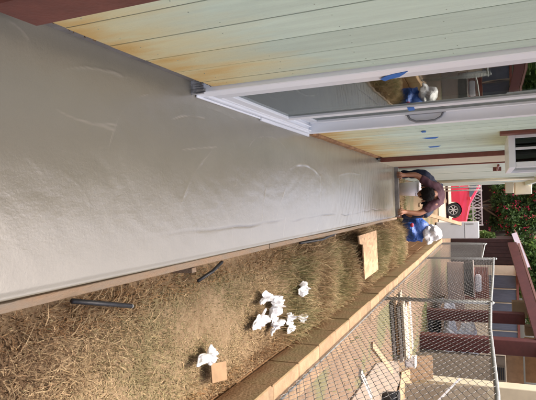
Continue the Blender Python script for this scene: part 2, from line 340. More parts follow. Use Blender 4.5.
def sheet_bag(c, rx, ry, hgt, seed, zg=-0.035):
    """a thin crumpled plastic bag: an irregular film pushed into folds"""
    rs = random.Random(seed * 31 + 5); bm = bmesh.new(); nr, ns = 16, 56; rings = []; sv = Vector((seed * 2.3, seed * 4.1, 0))
    folds = [(Vector((math.cos(t), math.sin(t), 0)), rs.uniform(1.6, 5.0), rs.uniform(0, 2), rs.uniform(.3, 1)) for t in [rs.uniform(0, 6.28) for _ in range(7)]]
    lobes = [(rs.uniform(0, 6.28), rs.uniform(.15, .45), rs.choice((2, 3, 3, 5))) for _ in range(3)]
    for layer in (1, 0):
        rr = []
        for i in range(nr + 1):
            row = []
            for k in range(ns):
                th = 2 * math.pi * k / ns; out = 1 + sum(a * math.cos(n * th + p) for p, a, n in lobes) * .8 + .18 * noise.noise(Vector((math.cos(th) * 2.5, math.sin(th) * 2.5, seed)))
                r = i / nr; p = Vector((math.cos(th), math.sin(th), 0)) * r; pw = p + .25 * Vector((noise.noise(p * 2 + sv), noise.noise(p * 2 - sv), 0)); f = 0
                for d, fq, ph, am in folds:
                    t = (pw.dot(d) * fq + ph) % 2; t = t if t < 1 else 2 - t; f += am * (t - .5) / (.4 + .25 * fq)
                z = hgt * (1 - r ** 2) * (.55 + .5 * noise.noise(p * 1.4 + sv)) + hgt * .75 * f * (.35 + .65 * (1 - r)) + .012 * r
                x = p.x * out * rx * (1 + .25 * f); y = p.y * out * ry * (1 + .25 * f)
                row.append(bm.verts.new((c.x + x, c.y + y, max(zg + .004, zg + .03 + z) - (0 if layer else .0035))))
            rr.append(row)
        rings.append(rr)
    for li, rr in enumerate(rings):
        for i in range(nr):
            for k in range(ns):
                k2 = (k + 1) % ns; q = (rr[i][k], rr[i + 1][k], rr[i + 1][k2], rr[i][k2]); bm.faces.new(q if li == 0 else q[::-1])
    for k in range(ns): k2 = (k + 1) % ns; bm.faces.new((rings[0][nr][k], rings[1][nr][k], rings[1][nr][k2], rings[0][nr][k2]))
    bmesh.ops.remove_doubles(bm, verts=bm.verts, dist=0.0004)
    return bm
def bm_obj(bm, name, m_, parent=None):
    b0 = base_of(parent)
    if parent: bmesh.ops.translate(bm, verts=bm.verts, vec=-b0)
    me = bpy.data.meshes.new(name); bm.to_mesh(me); bm.free(); me.materials.append(m_); return link(name, me, parent, b0)

# ================================================================== GROUND
YG = -0.6                                            # the neighbour's yard lies lower
def gz(x, y):
    def ss(a, b_, t): t = min(1, max(0, (t - a) / (b_ - a))); return t * t * (3 - 2 * t)
    back = ss(7.9, 12.5, y)
    if x < 0.26: z0 = -0.13
    else: z0 = -0.045 - 0.075 * math.exp(-((x - 0.29) / 0.06) ** 2)
    if x < 1.04: z = z0 * (1 - back) + YG * back
    else: z = YG
    return z + 0.018 * noise.noise(Vector((x * 2.1, y * 2.1, 0))) * (1 if (x > 0.26) else 0.3)
xs = np.unique(np.concatenate([np.linspace(-60, -2, 8), np.linspace(-2, 0.255, 8), [0.262], np.linspace(0.29, 1.02, 26), [1.05, 1.2], np.linspace(1.4, 14, 40), np.linspace(16, 70, 10)]))
ys = np.unique(np.concatenate([np.linspace(-60, -2, 8), np.linspace(-1.5, 14, 160), np.linspace(14.3, 40, 60), np.linspace(44, 160, 10)]))
V = [(x, y, gz(x, y)) for y in ys for x in xs]; nx = len(xs)
Fc = [(j * nx + i, j * nx + i + 1, (j + 1) * nx + i + 1, (j + 1) * nx + i) for j in range(len(ys) - 1) for i in range(nx - 1)]
tag(npmesh('ground', V, Fc, M_GROUND, smooth=True), kind='structure')

# ================================================================== WET CONCRETE PATH
X0, X1, Y0, Y1 = -0.575, 0.244, -1.5, 7.50
def build_slab():
    lines = []                                        # trowel ridges, traced on the slab plane
    def tr(*pp, h=1.0): lines.append(([onz(*p) for p in pp], h))
    tr((37, 81), (50, 74), (67, 69), (82, 67), (97, 69), (112, 72), (124, 77)); tr((55, 109), (70, 117), (85, 122), (115, 130)); tr((90, 124), (104, 124), (117, 125))
    tr((150, 94), (138, 97), (127, 105), (118, 118), (113, 132), (109, 146), h=.6); tr((180, 150), (200, 148), (217, 147)); tr((214, 149), (200, 164), (190, 181), (183, 198), (180, 212), h=.7)
    tr((248, 148), (254, 139), (264, 136), (277, 138), (289, 152), h=.6); tr((290, 169), (296, 165), (305, 164), (314, 169), (321, 177), h=1.2); tr((321, 177), (321, 195), (321, 218), h=.8)
    tr((266, 186), (264, 205), (262, 222), h=.8); tr((286, 188), (280, 205), (276, 221), h=.8); tr((339, 175), (350, 172), (361, 175), h=.7); tr((339, 175), (340, 205), h=.6)
    tr((357, 158), (361, 180), (364, 216), h=.5); tr((170, 120), (185, 115), (205, 118)); tr((205, 107), (222, 112), (238, 121), h=.5); tr((230, 130), (238, 160), (236, 190), h=.4)
    tr((8, 20), (20, 28), (30, 40), h=.6); tr((60, 170), (80, 185), (90, 205), h=.3); tr((150, 175), (158, 195), (160, 215), h=.35); tr((20, 150), (40, 168), (50, 190), h=.25)
    crease = [Vector((0.115 + 0.02 * noise.noise(Vector((0, y * 1.1, 0))) + 0.014 * noise.noise(Vector((5, y * 4.3, 0))), y, 0)) for y in np.arange(1.35, 7.5, 0.07)]
    seams = [(crease, 1.0)]
    for px in (196, 232, 252, 286, 320, 337, 352, 368):
        a = onz(px, 226 - (px - 196) * 0.09); b_ = onz(px + random.uniform(-3, 3), 250 - (px - 196) * 0.16); lines.append(([a, b_], random.uniform(.3, .7)))
    gx = np.linspace(X0, X1, 132); gy = np.concatenate([np.linspace(Y0, 0.95, 30), np.arange(0.96, 4.2, 0.0065), np.arange(4.2, Y1, 0.012), [Y1]])
    GX, GY = np.meshgrid(gx, gy); Pn = np.stack([GX.ravel(), GY.ravel()], 1); rid = np.zeros(len(Pn)); sea = np.zeros(len(Pn))
    def seg(field, pts, hgt, sg):
        # smooth the polyline a little
        q = [np.array(p[:2]) for p in pts]
        for _ in range(2):
            if len(q) > 2:
                r = [q[0]]
                for a, b_ in zip(q[:-1], q[1:]): r += [0.75 * a + 0.25 * b_, 0.25 * a + 0.75 * b_]
                q = r + [q[-1]]
        n = len(q)
        for i, (a, b_) in enumerate(zip(q[:-1], q[1:])):
            lo = np.minimum(a, b_) - 0.05; hi = np.maximum(a, b_) + 0.05
            idx = np.where((Pn[:, 0] > lo[0]) & (Pn[:, 0] < hi[0]) & (Pn[:, 1] > lo[1]) & (Pn[:, 1] < hi[1]))[0]
            if not len(idx): continue
            d = b_ - a; t = np.clip(((Pn[idx] - a) @ d) / max(1e-9, d @ d), 0, 1); dist = np.linalg.norm(Pn[idx] - a - t[:, None] * d, axis=1)
            u = (i + t) / n; fade = np.clip(np.minimum(u, 1 - u) * 7, 0, 1) if n > 2 else 1
            field[idx] = np.maximum(field[idx], hgt * fade * np.exp(-(dist / sg) ** 2))
    for p, hgt in lines: seg(rid, p, hgt, 0.0038 if p[0].y < 3 else 0.007)
    for p, hgt in seams: seg(sea, p, hgt, 0.006)
    br = np.array([0.55 + 0.9 * noise.noise(Vector((a * 11, b_ * 11, 3))) for a, b_ in Pn]); rid *= np.clip(br, 0.1, 1.2); sea *= np.clip(np.array([0.55 + 1.1 * noise.noise(Vector((a * 3, b_ * 3.7, 8))) for a, b_ in Pn]), 0.0, 1.0)
    lowf = np.array([noise.noise(Vector((a * 2.2, b_ * 1.3, 0))) for a, b_ in Pn]) * 0.0035 + np.array([noise.noise(Vector((a * 9, b_ * 5, 7))) for a, b_ in Pn]) * 0.0009
    Z = lowf + rid * 0.0022 - sea * 0.0022 - 0.004 * (GX.ravel() > 0.23)
    V = np.stack([Pn[:, 0], Pn[:, 1], Z], 1); nx, ny = len(gx), len(gy)
    j, i = np.meshgrid(np.arange(ny - 1), np.arange(nx - 1), indexing='ij'); a = (j * nx + i).ravel()
    Fq = np.stack([a, a + 1, a + nx + 1, a + nx], 1)
    # skirt so that it is a slab and not a sheet
    per = list(range(nx)) + [k * nx + nx - 1 for k in range(1, ny)] + [(ny - 1) * nx + k for k in range(nx - 2, -1, -1)] + [k * nx for k in range(ny - 2, 0, -1)]
    n0 = len(V); V2 = V[per].copy(); V2[:, 2] = -0.10
    Fs = [(per[k], n0 + k, n0 + (k + 1) % len(per), per[(k + 1) % len(per)]) for k in range(len(per))]
    o = npmesh('concrete_path', np.vstack([V, V2]), np.vstack([Fq, np.array(Fs)]), M_SLAB, smooth=True)
    for nm, arr in (('ridge', rid), ('seam', sea)):
        at = o.data.attributes.new(nm, 'FLOAT', 'POINT'); at.data.foreach_set('value', np.concatenate([arr, np.zeros(len(per))]).astype(np.float32))
    tag(o, kind='structure')
build_slab()

# form boards
fb = MB()
yy = np.arange(-1.5, 7.6, 0.25)
for a, b_ in ((-1.5, 2.9), (2.91, 7.56)):
    pts = np.linspace(a, b_, 16)
    f_ = MB()
    for k, y in enumerate(pts):
        dx = 0.004 * math.sin(y * 1.7); dz = 0.003 * math.sin(y * 2.6 + 1)
        f_.v += [Vector((0.246 + dx, y, -0.13)), Vector((0.273 + dx, y, -0.13)), Vector((0.273 + dx, y, 0.002 + dz)), Vector((0.246 + dx, y, 0.002 + dz))]
        if k:
            n = 4 * k
            f_.f += [(n - 4 + q, n - 4 + (q + 1) % 4, n + (q + 1) % 4, n + q) for q in range(4)]
    f_.f += [(0, 1, 2, 3), tuple(4 * 15 + q for q in (3, 2, 1, 0))]
    o = f_.build('form_board', M_FORM, bevel=0.002)
    tag(o, 'near timber form board edging the wet path, its end by the bottom corner' if a < 0 else 'far timber form board edging the wet path, reaching the crouching person', 'form board', 'form boards along the path')
o = MB().box((-0.56, 7.52, -0.10), (0.235, 7.56, 0.05)).build('end_form_board', M_GREYB, bevel=0.003)
tag(o, 'grey timber board across the far end of the wet path under the hands', 'form board')
# stakes outside the form
for k, y in enumerate((2.05, 4.4, 6.6)):
    o = MB().bar((0.291, y, -0.2), (0.289, y + 0.01, -0.01), 0.022, 0.04, up=(0, 1, 0)).build('form_stake', M_FORM, bevel=0.002)
    tag(o, ['short wooden stake holding the form board, nearest of three', 'short wooden stake holding the form board, middle of three', 'short wooden stake holding the form board, farthest of three'][k], 'stake', 'stakes against the form board')

# ================================================================== HOUSE WITH SLIDING DOOR
WX = -0.52
WF = -0.505
house = thing('house', 'pale mint house wall with vertical siding, maroon trim and white sliding door', 'house', (-0.8, 3.0, 0))
HB = base_of(house)
def board_mesh(wid, z0, z1, X):
    a, b_ = -wid / 2 + 0.003, wid / 2 - 0.003
    return MB().prism([(X - 0.03, a), (X, a), (X, b_), (X - 0.03, b_)], 2, z0, z1)
def boards(y0, y1, z0, z1, wid=0.195, mt=None, X=WX):
    n = round((y1 - y0) / wid); n = max(1, n); wd = (y1 - y0) / n
    me = board_mesh(wd, z0, z1, X).mesh('siding_board', Vector((HB.x, 0, 0))); me.materials.append(mt or M_SIDE)
    for k in range(n - 1):
        yg = y0 + wd * (k + 1); MB().box((X - 0.028, yg - 0.0029, z0 + .002), (X - 0.0014, yg + 0.0029, z1)).build('groove_shade_strip', M_GROOVE_SHADE, house)  # dark strip just below the face paints the shade in the siding grooves
    for k in range(n): link('siding_board', me, house, HB, Vector((random.uniform(-.0006, .0006), y0 + wd * (k + 0.5) - HB.y, random.uniform(-.003, .003))))
boards(1.102, 1.182, 0.11, 2.3, 0.1); boards(1.182, 1.963, 0.11, 2.3); boards(1.963, 2.06, 0.11, 2.3, 0.13)
for yg in (1.182, 1.963): MB().box((WX - 0.028, yg - 0.0029, .112), (WX - 0.0014, yg + 0.0029, 2.3)).build('groove_shade_strip', M_GROOVE_SHADE, house); boards(2.06, 3.72, 2.022, 2.3, 0.2); boards(3.722, 6.325, 0.062, 2.3, X=WF)
nl = MB()
for X_, ya, yb, za in ((WX, 1.14, 2.05, .2), (WF, 3.76, 6.3, .14)):
    for yy_ in np.arange(ya, yb, 0.0975):
        for zz_ in np.arange(za, 2.2, 0.305):
            cc = Vector((X_, yy_ + random.uniform(-.012, .012), zz_ + random.uniform(-.02, .02))); nl.tube([cc, cc + Vector((.0012, 0, 0))], .002, 6)
tag(nl.build('nail_heads', M_NAIL, house), kind='stuff')
# core wall behind the boards, with the door opening left free
MB().box((-0.69, 1.0, 0.0), (-0.577, 2.06, 2.3)).build('wall', M_DARK, house)
MB().box((-0.69, 3.725, 0.0), (WF - 0.031, 6.3, 2.3)).build('wall', M_DARK, house)
MB().box((-0.69, 2.065, 2.04), (WX - 0.031, 3.72, 2.3)).build('wall', M_DARK, house)
MB().box((-0.69, -2.0, -0.1), (-0.5765, 6.3, -0.001)).build('foundation', M_GREYB, house)
MB().box((-0.5765, 1.102, 0.112), (WX - 0.0305, 2.06, 2.3)).build('sheathing', M_DARK, house)
# maroon door casing beside the camera
MB().box((-0.60, 0.93, 0.085), (-0.503, 1.10, 2.2)).build('door_casing', M_RED, house, bevel=0.006)
MB().box((-0.62, 0.84, 0.06), (-0.53, 0.928, 2.2)).build('door_casing', M_RED, house, bevel=0.004)
MB().box((-0.66, -2, 0.002), (-0.60, 0.838, 2.3)).build('side_wall_panel', M_RED, house)
# crumbling plaster and wood bits along the bottom edge of the siding
g = MB(); y = 1.1
while y < 2.07:
    r = random.uniform(0.002, 0.0055); c = Vector((WX - 0.006 + random.uniform(-0.006, 0.004), y, 0.108 - r * .4)); e = [Vector((random.uniform(-1, 1), random.uniform(-1.5, 1.5), random.uniform(-1, .6))) * r for _ in range(4)]
    g.add([c + e[0], c + e[1] + Vector((r, 0, 0)), c + e[2] + Vector((0, r, -r * .5)), c + e[3] - Vector((0, r, r))], [(0, 1, 2), (0, 2, 3), (0, 3, 1), (1, 3, 2)]); y += random.uniform(0.004, 0.03)
tag(g.build('crumbled_edge', M_MORT, house), kind='stuff')
MB().box((-0.576, 1.1, -0.001), (-0.557, 2.06, 0.10)).build('base_strip', M_GREYB, house)
# rotten sill beyond the door
sl = MB()
ptsy = np.linspace(3.725, 6.3, 24)
for k, y in enumerate(ptsy):
    e = 0.012 * noise.noise(Vector((0, y * 5, 0))); t_ = 0.052 + 0.012 * noise.noise(Vector((3, y * 4, 0)))
    sl.v += [Vector((WF - 0.03, y, 0.0)), Vector((WF + .012 + e, y, 0.0)), Vector((WF + .009 + e, y, t_ * .6)), Vector((WF - 0.03, y, t_))]
    if k: n = 4 * k; sl.f += [(n - 4 + q, n - 4 + (q + 1) % 4, n + (q + 1) % 4, n + q) for q in range(4)]
sl.f += [(0, 1, 2, 3), tuple(4 * 23 + q for q in (3, 2, 1, 0))]
sl.build('rotten_sill', M_ROT, house)
MB().tube([(-0.485, 6.2, 0.02), (-0.485, 6.26, 0.035)], 0.014, 8).build('bolt', M_BLACK, house)
# corner trim and the wall that goes on behind it
MB().box((-0.60, 6.327, 0.03), (-0.452, 6.37, 2.3)).build('corner_trim', M_RED, house, bevel=0.004)
MB().box((-0.62, 6.372, -0.12), (-0.456, 7.53, 2.3)).build('cream_panel', M_CREAM, house)
MB().box((-0.62, 7.532, -0.12), (-0.44, 7.575, 2.2)).build('corner_trim', M_RED, house, bevel=0.004)
for k in range(10):
    y = 7.577 + k * 1.4
    MB().box((-0.62, y, YG - 0.1), (-0.46 - 0.004 * (k % 2), y + 1.394, 2.3)).build('rear_panel', M_SIDE2, house)
MB().tube([(-0.42, 14.0, YG), (-0.42, 14.0, 2.2)], 0.035, 8).build('downpipe', M_CREAM, house, smooth=True)
# maroon pipe clamp box on the rear wall
a = ony(497, 168, 9.0); MB().box((-0.46, 8.9, a.z - 0.06), (-0.40, 9.02, a.z + 0.06)).build('wall_bracket', M_RED, house, bevel=0.004)
MB().tube([(-0.415, 7.6, a.z), (-0.415, 9.0, a.z)], 0.016, 8).build('wall_pipe', M_RED, house)
# eave and roof
MB().box((-0.62, -3, 2.302), (-0.01, 7.6, 2.34)).build('soffit', M_SIDE2, house)
MB().box((-0.009, -3, 2.29), (0.02, 7.6, 2.46)).build('fascia', M_RED, house)
MB().add([(0.02, -3, 2.47), (0.02, 7.6, 2.47), (-5, 7.6, 3.9), (-5, -3, 3.9), (0.02, -3, 2.5), (0.02, 7.6, 2.5), (-5, 7.6, 3.93), (-5, -3, 3.93)], [(0, 1, 2, 3), (7, 6, 5, 4), (0, 4, 5, 1), (1, 5, 6, 2), (2, 6, 7, 3), (3, 7, 4, 0)]).build('roof', M_ROOF, house)
MB().box((-0.62, 7.62, 2.302), (-0.35, 21.3, 2.4)).build('rear_eave', M_SIDE2, house)
# stepped cream eave ends at the far end of the house
for (px0, px1, py0, py1, Y, d) in ((505, 514, 168, 193, 19.0, 0.5), (514.5, 532, 166, 194, 19.4, 0.8)):
    a, b_ = ony(px0, py0, Y), ony(px1, py1, Y)
    MB().box((a.x, Y, a.z), (b_.x, Y + d, b_.z)).build('eave_end', M_CREAM, house, bevel=0.01)
# room behind the glass
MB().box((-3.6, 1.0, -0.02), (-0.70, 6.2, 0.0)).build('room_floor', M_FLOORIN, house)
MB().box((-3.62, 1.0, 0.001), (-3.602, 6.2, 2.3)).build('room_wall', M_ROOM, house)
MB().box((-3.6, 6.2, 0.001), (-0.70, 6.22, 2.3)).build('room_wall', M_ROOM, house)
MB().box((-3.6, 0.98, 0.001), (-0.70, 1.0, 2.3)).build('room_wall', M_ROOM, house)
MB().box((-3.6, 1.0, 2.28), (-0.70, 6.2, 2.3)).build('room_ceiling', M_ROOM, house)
# sliding door: part with sub-parts
DX = -0.50                                           # face of the frame
dn, df = 2.065, 3.72
fr = MB()
fr.box((-0.60, dn, 0.002), (DX, dn + 0.09, 2.02)); fr.box((-0.60, df - 0.06, 0.002), (DX, df, 2.02)); fr.box((-0.60, dn + 0.091, 1.955), (DX - .002, df - 0.061, 2.02))
door = fr.build('sliding_door', M_VINYL, house, bevel=0.004)
def sub(mb, name, m_, bevel=0.002, **k): return mb.build(name, m_, door, bevel=bevel, **k)
sub(MB().box((-0.60, dn + 0.091, 0.0), (DX - 0.001, df - 0.061, 0.028)), 'sill_track', M_VINYL)
for xx in (-0.515, -0.545, -0.575): sub(MB().box((xx - 0.004, dn + 0.092, 0.0285), (xx + 0.004, df - 0.062, 0.046)), 'track_rail', M_VINYL)
sub(MB().box((DX + 0.0005, dn + 0.03, 0.001), (DX + 0.010, dn + .75, 0.010)), 'sill_lip', M_VINYL, 0.002)
sub(MB().box((DX + 0.0005, dn + 0.752, 0.001), (DX + 0.02, df - 0.02, 0.014)), 'sill_lip', M_VINYL, 0.002)
ym = 3.14
# near fixed panel
sub(MB().box((-0.537, dn + 0.175, 0.047), (-0.512, ym - 0.101, 0.10)), 'bottom_rail', M_VINYL)
sub(MB().box((-0.567, dn + 0.0915, 0.047), (DX - 0.004, dn + 0.174, 1.954)), 'fixed_stile', M_VINYL)
sub(MB().box((-0.535, ym - 0.10, 0.047), (-0.514, ym - 0.03, 1.954)), 'meeting_stile', M_VINYL)
sub(MB().box((-0.532, dn + 0.1745, 0.101), (-0.526, ym - 0.101, 1.954)), 'glass_pane', M_GLASS, 0)
# far sliding panel on the inner track
sub(MB().box((-0.592, ym - 0.09, 0.047), (-0.571, df - 0.105, 0.10)), 'bottom_rail', M_VINYL)
sub(MB().box((-0.596, df - 0.104, 0.047), (-0.565, df - 0.062, 1.954)), 'lock_stile', M_VINYL)
sub(MB().box((-0.586, ym + 0.02, 0.101), (-0.580, df - 0.1045, 1.954)), 'glass_pane', M_GLASS, 0)
hz = onx(426, 118, -0.54).z
hp = [(-0.566, df - 0.085, hz - 0.115), (-0.535, df - 0.085, hz - 0.10), (-0.515, df - 0.085, hz - 0.06), (-0.512, df - 0.085, hz), (-0.515, df - 0.085, hz + 0.06), (-0.535, df - 0.085, hz + 0.10), (-0.566, df - 0.085, hz + 0.115)]
sub(MB().tube(hp, 0.008, 8), 'handle', M_HANDLE, 0, smooth=True)
sub(MB().box((-0.5648, df - 0.10, hz - 0.13), (-0.562, df - 0.07, hz + 0.13)), 'handle_plate', M_HANDLE, 0.001)
# crumpled flashing at the foot of the near jamb
fl = MB()
for k in range(9):
    a = Vector((-0.575 + 0.009 * k, dn - 0.006, 0)); t = 0.07 + random.uniform(-.03, .02)
    fl.add([a, a + Vector((0.009, random.uniform(-.006, .004), 0)), a + Vector((0.009, random.uniform(-.02, .0), t)), a + Vector((0, random.uniform(-.02, 0), t + random.uniform(-.01, .01))), a + Vector((0, .004, 0)), a + Vector((.009, .004, 0)), a + Vector((.009, .004, t * .9)), a + Vector((0, .004, t * .9))],
           [(0, 1, 2, 3), (7, 6, 5, 4), (0, 4, 5, 1), (1, 5, 6, 2), (2, 6, 7, 3), (3, 7, 4, 0)])
sub(fl, 'flashing', M_FLASH, 0)
# maroon-trimmed window box jutting from the wall above the path
bw = MB(); yb0, yb1 = 4.6, 5.7; xb = -0.225; zb0 = 1.365
win = bw.box((WF + .001, yb0, zb0), (xb, yb1, zb0 + 0.05)).build('window', M_VINYL, house, bevel=0.004)
for (x_, y_) in ((xb - 0.045, yb0), (xb - 0.045, yb1 - 0.045), (WF + 0.002, yb0)):
    MB().box((x_, y_, zb0 + 0.051), (x_ + 0.045, y_ + 0.045, 2.2)).build('window_post', M_VINYL, win, bevel=0.003)
MB().box((-0.385, yb0 + 0.005, zb0 + 0.051), (-0.365, yb0 + 0.03, 2.2)).build('mullion', M_VINYL, win, bevel=0.002)
MB().box((WF + 0.049, yb0 + 0.012, zb0 + 0.051), (-0.386, yb0 + 0.018, 2.2)).build('pane', M_WGLASS, win)
MB().box((-0.364, yb0 + 0.012, zb0 + 0.051), (xb - 0.046, yb0 + 0.018, 2.2)).build('pane', M_WGLASS, win)
MB().box((xb - 0.03, yb0 + 0.046, zb0 + 0.051), (xb - 0.024, yb1 - 0.046, 2.2)).build('pane', M_GLASS, win)
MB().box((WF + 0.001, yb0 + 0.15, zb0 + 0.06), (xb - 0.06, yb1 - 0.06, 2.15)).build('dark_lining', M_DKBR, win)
MB().box((WF + 0.001, yb0 - 0.14, zb0 - 0.06), (WF + 0.025, yb0 - 0.004, 2.2)).build('window_casing', M_RED, win, bevel=0.003)

# scraps of blue tape
def tape(pts, X, label, nrm='x'):
    n = len(pts); mb = MB(); P3 = [onx(px, py, X) for px, py in pts]
    lo = [(p.y, p.z) for p in P3]
    mb.prism(lo, 0, X, X + 0.0012); tag(mb.build('painter_tape', M_TAPE), label, 'tape', 'blue tape scraps on the door and wall')
tape([(380, 79), (386, 76), (393, 74), (408, 71), (404, 74), (399, 77), (390, 79), (385, 81)], DX + 0.0005, 'large ragged blue tape scrap on the near white door jamb')
tape([(407, 107.5), (414, 107), (415, 110), (409, 111)], -0.5135, 'small blue tape scrap wrapped on the thin meeting stile')
tape([(421, 131.5), (426, 131), (426, 132.3), (422, 132.6)], DX + 0.0005, 'tiny blue tape speck on the far white door jamb')
tape([(422, 138), (430, 137.4), (439, 136.8), (436, 138.4), (428, 139)], WF + 0.0006, 'upper of two thin blue tape streaks on mint siding past the door')
tape([(428, 146.6), (441, 145.6), (438, 147), (430, 147.6)], WF + 0.0006, 'lower of two thin blue tape streaks on mint siding past the door')

# ================================================================== BLOCK WALL
BX0, BX1, ZT = 0.93, 1.125, 0.17
bwall = thing('block_wall', 'low tan concrete block wall along the weeds, stained brown on its near side', 'wall', (1.03, 6.5, YG))
bme = MB().box((-0.0975, -0.196, -0.094), (0.0975, 0.196, 0.094)).mesh('block', bevel=0.006); bme.materials.append(M_BLOCK)
B0 = base_of(bwall)
for c in range(4):
    zc = ZT - 0.095 - 0.198 * c
    for k in range(32):
        y = 0.3 + k * 0.4 + (0.2 if c % 2 else 0)
        o = link('block', bme, bwall, B0, Vector((1.0275 + random.uniform(-.003, .003), y, zc + random.uniform(-.0015, .0015))) - B0)
        o.rotation_euler = (random.uniform(-.004, .004), 0, random.uniform(-.006, .006))
MB().box((0.937, 0.12, YG - .05), (1.118, 12.9, ZT - 0.0025)).build('mortar', M_MORT, bwall)

# ================================================================== CHAIN LINK FENCE
FX = 1.035
fence = thing('chain_link_fence', 'galvanised chain link fence on top of the low tan block wall', 'fence', (FX, 6.5, ZT))
def postat(y, z1, r=0.019):
    MB().tube([(FX, y, ZT - 0.0), (FX, y, z1)], r, 10).build('post', M_METAL, fence, smooth=True)
    MB().tube([(FX, y, z1), (FX, y, z1 + 0.012), (FX, y, z1 + 0.03)], [r * 1.15, r * 1.15, r * .4], 10).build('post_cap', M_METAL, fence, smooth=True)
postat(1.6, 1.20); postat(5.62, 1.20); postat(9.64, 1.27); postat(12.7, 1.10)
def rz(y): return float(np.interp(y, [0.3, 3, 4.5, 5.62, 7.5, 9.64], [1.20, 1.225, 1.19, 1.195, 1.225, 1.245]))
MB().tube([(FX, y, rz(y)) for y in np.arange(0.3, 9.66, 0.3)] + [(FX, 9.75, 1.25)], 0.0145, 8).build('top_rail', M_METAL, fence, smooth=True)
MB().tube([(FX, 9.66, 1.06), (FX, 12.8, 1.09)], 0.013, 8).build('top_rail', M_METAL, fence, smooth=True)
MB().tube([(FX - 0.02, y, ZT + 0.022) for y in np.arange(0.3, 12.8, 0.5)], 0.006, 6).build('tension_wire', M_METAL, fence, smooth=True)
dw, dh, wr = 0.058, 0.046, 0.0016
wv = []; wf = []; ny_ = int((12.8 - 0.4) / dw)
for k in range(ny_):
    y = 0.4 + k * dw; ztop = rz(y) if y < 9.64 else 1.07; nseg = int((ztop - ZT - 0.01) / (dh / 2)); n0 = len(wv)
    for j in range(nseg + 1):
        z = ZT + 0.012 + j * dh / 2; yj = y + (dw * 0.51 if (j + k) % 2 else -dw * 0.51); bul = 0.012 * math.sin(y * 1.9) * math.sin(z * 3) + (0.0015 if (j + k) % 2 else -0.0015)
        for q in range(4):
            t = q * math.pi / 2; wv.append((FX - 0.022 + bul + wr * math.cos(t), yj, z + wr * math.sin(t) * 1.3))
        if j:
            b_ = n0 + 4 * j
            for q in range(4): wf.append((b_ - 4 + q, b_ - 4 + (q + 1) % 4, b_ + (q + 1) % 4, b_ + q))
# the mirror half of every diamond
wv = np.array(wv); nn = len(wv)
tag(npmesh('wire_mesh', wv, wf, M_WIRE, parent=fence), kind='stuff')

# ================================================================== WEEDS
def blades(n, xr, yr, hr, cols, lean=0.5, wid=0.0035, dens=None, droop=0.6):
    x = rng.uniform(*xr, n); y = rng.uniform(*yr, n)
    if dens is not None:
        keep = rng.random(n) < dens(x, y); x, y = x[keep], y[keep]; n = len(x)
    cl = np.array([noise.noise(Vector((a * 3.2, b_ * 3.2, 1.3))) for a, b_ in zip(x, y)])
    cl2 = np.array([noise.noise(Vector((a * 1.3, b_ * 1.3, 9.3))) for a, b_ in zip(x, y)])
    h = rng.uniform(*hr, n) * np.clip(0.85 + 0.9 * cl, 0.35, 1.6); ang = rng.uniform(0, 2 * np.pi, n); le = rng.normal(0, lean, n) * h + lean * h * 0.3
    dx, dy = np.cos(ang), np.sin(ang); wdt = wid * rng.uniform(0.6, 1.6, n)
    z0 = np.array([gz(a, b_) for a, b_ in zip(x, y)]) - 0.005
    px, py = -dy * wdt, dx * wdt
    V = np.zeros((n, 5, 3)); 
    for i, (t, lt, wf_) in enumerate(((0, 0, 1), (0, 0, -1), (0.6, 0.4, .8), (0.6, 0.4, -.8), (1 - droop * 0.3, 1.0, 0))):
        V[:, i, 0] = x + dx * le * lt + px * wf_; V[:, i, 1] = y + dy * le * lt + py * wf_; V[:, i, 2] = z0 + h * t
    idx = np.arange(n)[:, None] * 5
    T = np.concatenate([idx + np.array([[0, 1, 3]]), idx + np.array([[0, 3, 2]]), idx + np.array([[2, 3, 4]])])
    pick = np.clip((cl2 * 1.2 + 0.5 + rng.normal(0, 0.28, n)) * len(cols), 0, len(cols) - 1).astype(int)
    c = np.array(cols)[pick] * rng.uniform(0.85, 1.6, (n, 1)); c = np.repeat(c[:, None, :], 5, 1)
    return V.reshape(-1, 3), T, c.reshape(-1, 3)
STRAW = [(0.105, 0.064, 0.035), (0.17, 0.11, 0.06), (0.25, 0.175, 0.098), (0.35, 0.265, 0.155), (0.30, 0.22, 0.125), (0.23, 0.17, 0.092), (0.185, 0.155, 0.08)]
GREEN = [(0.21, 0.14, 0.078), (0.29, 0.205, 0.118), (0.33, 0.245, 0.14), (0.24, 0.195, 0.10), (0.16, 0.15, 0.07)]
BROWN = [(0.12, 0.065, 0.03), (0.18, 0.10, 0.045), (0.26, 0.16, 0.075)]
def dn_near(x, y): return np.clip((x - 0.29) / 0.12, 0.12, 1) * np.clip((0.98 - x) / 0.08, 0.1, 1)
def clump(x, y, f=6.0, o=0.0): return np.array([0.5 + 1.6 * noise.noise(Vector((a * f, b_ * f, 2.7 + o))) for a, b_ in zip(x, y)])
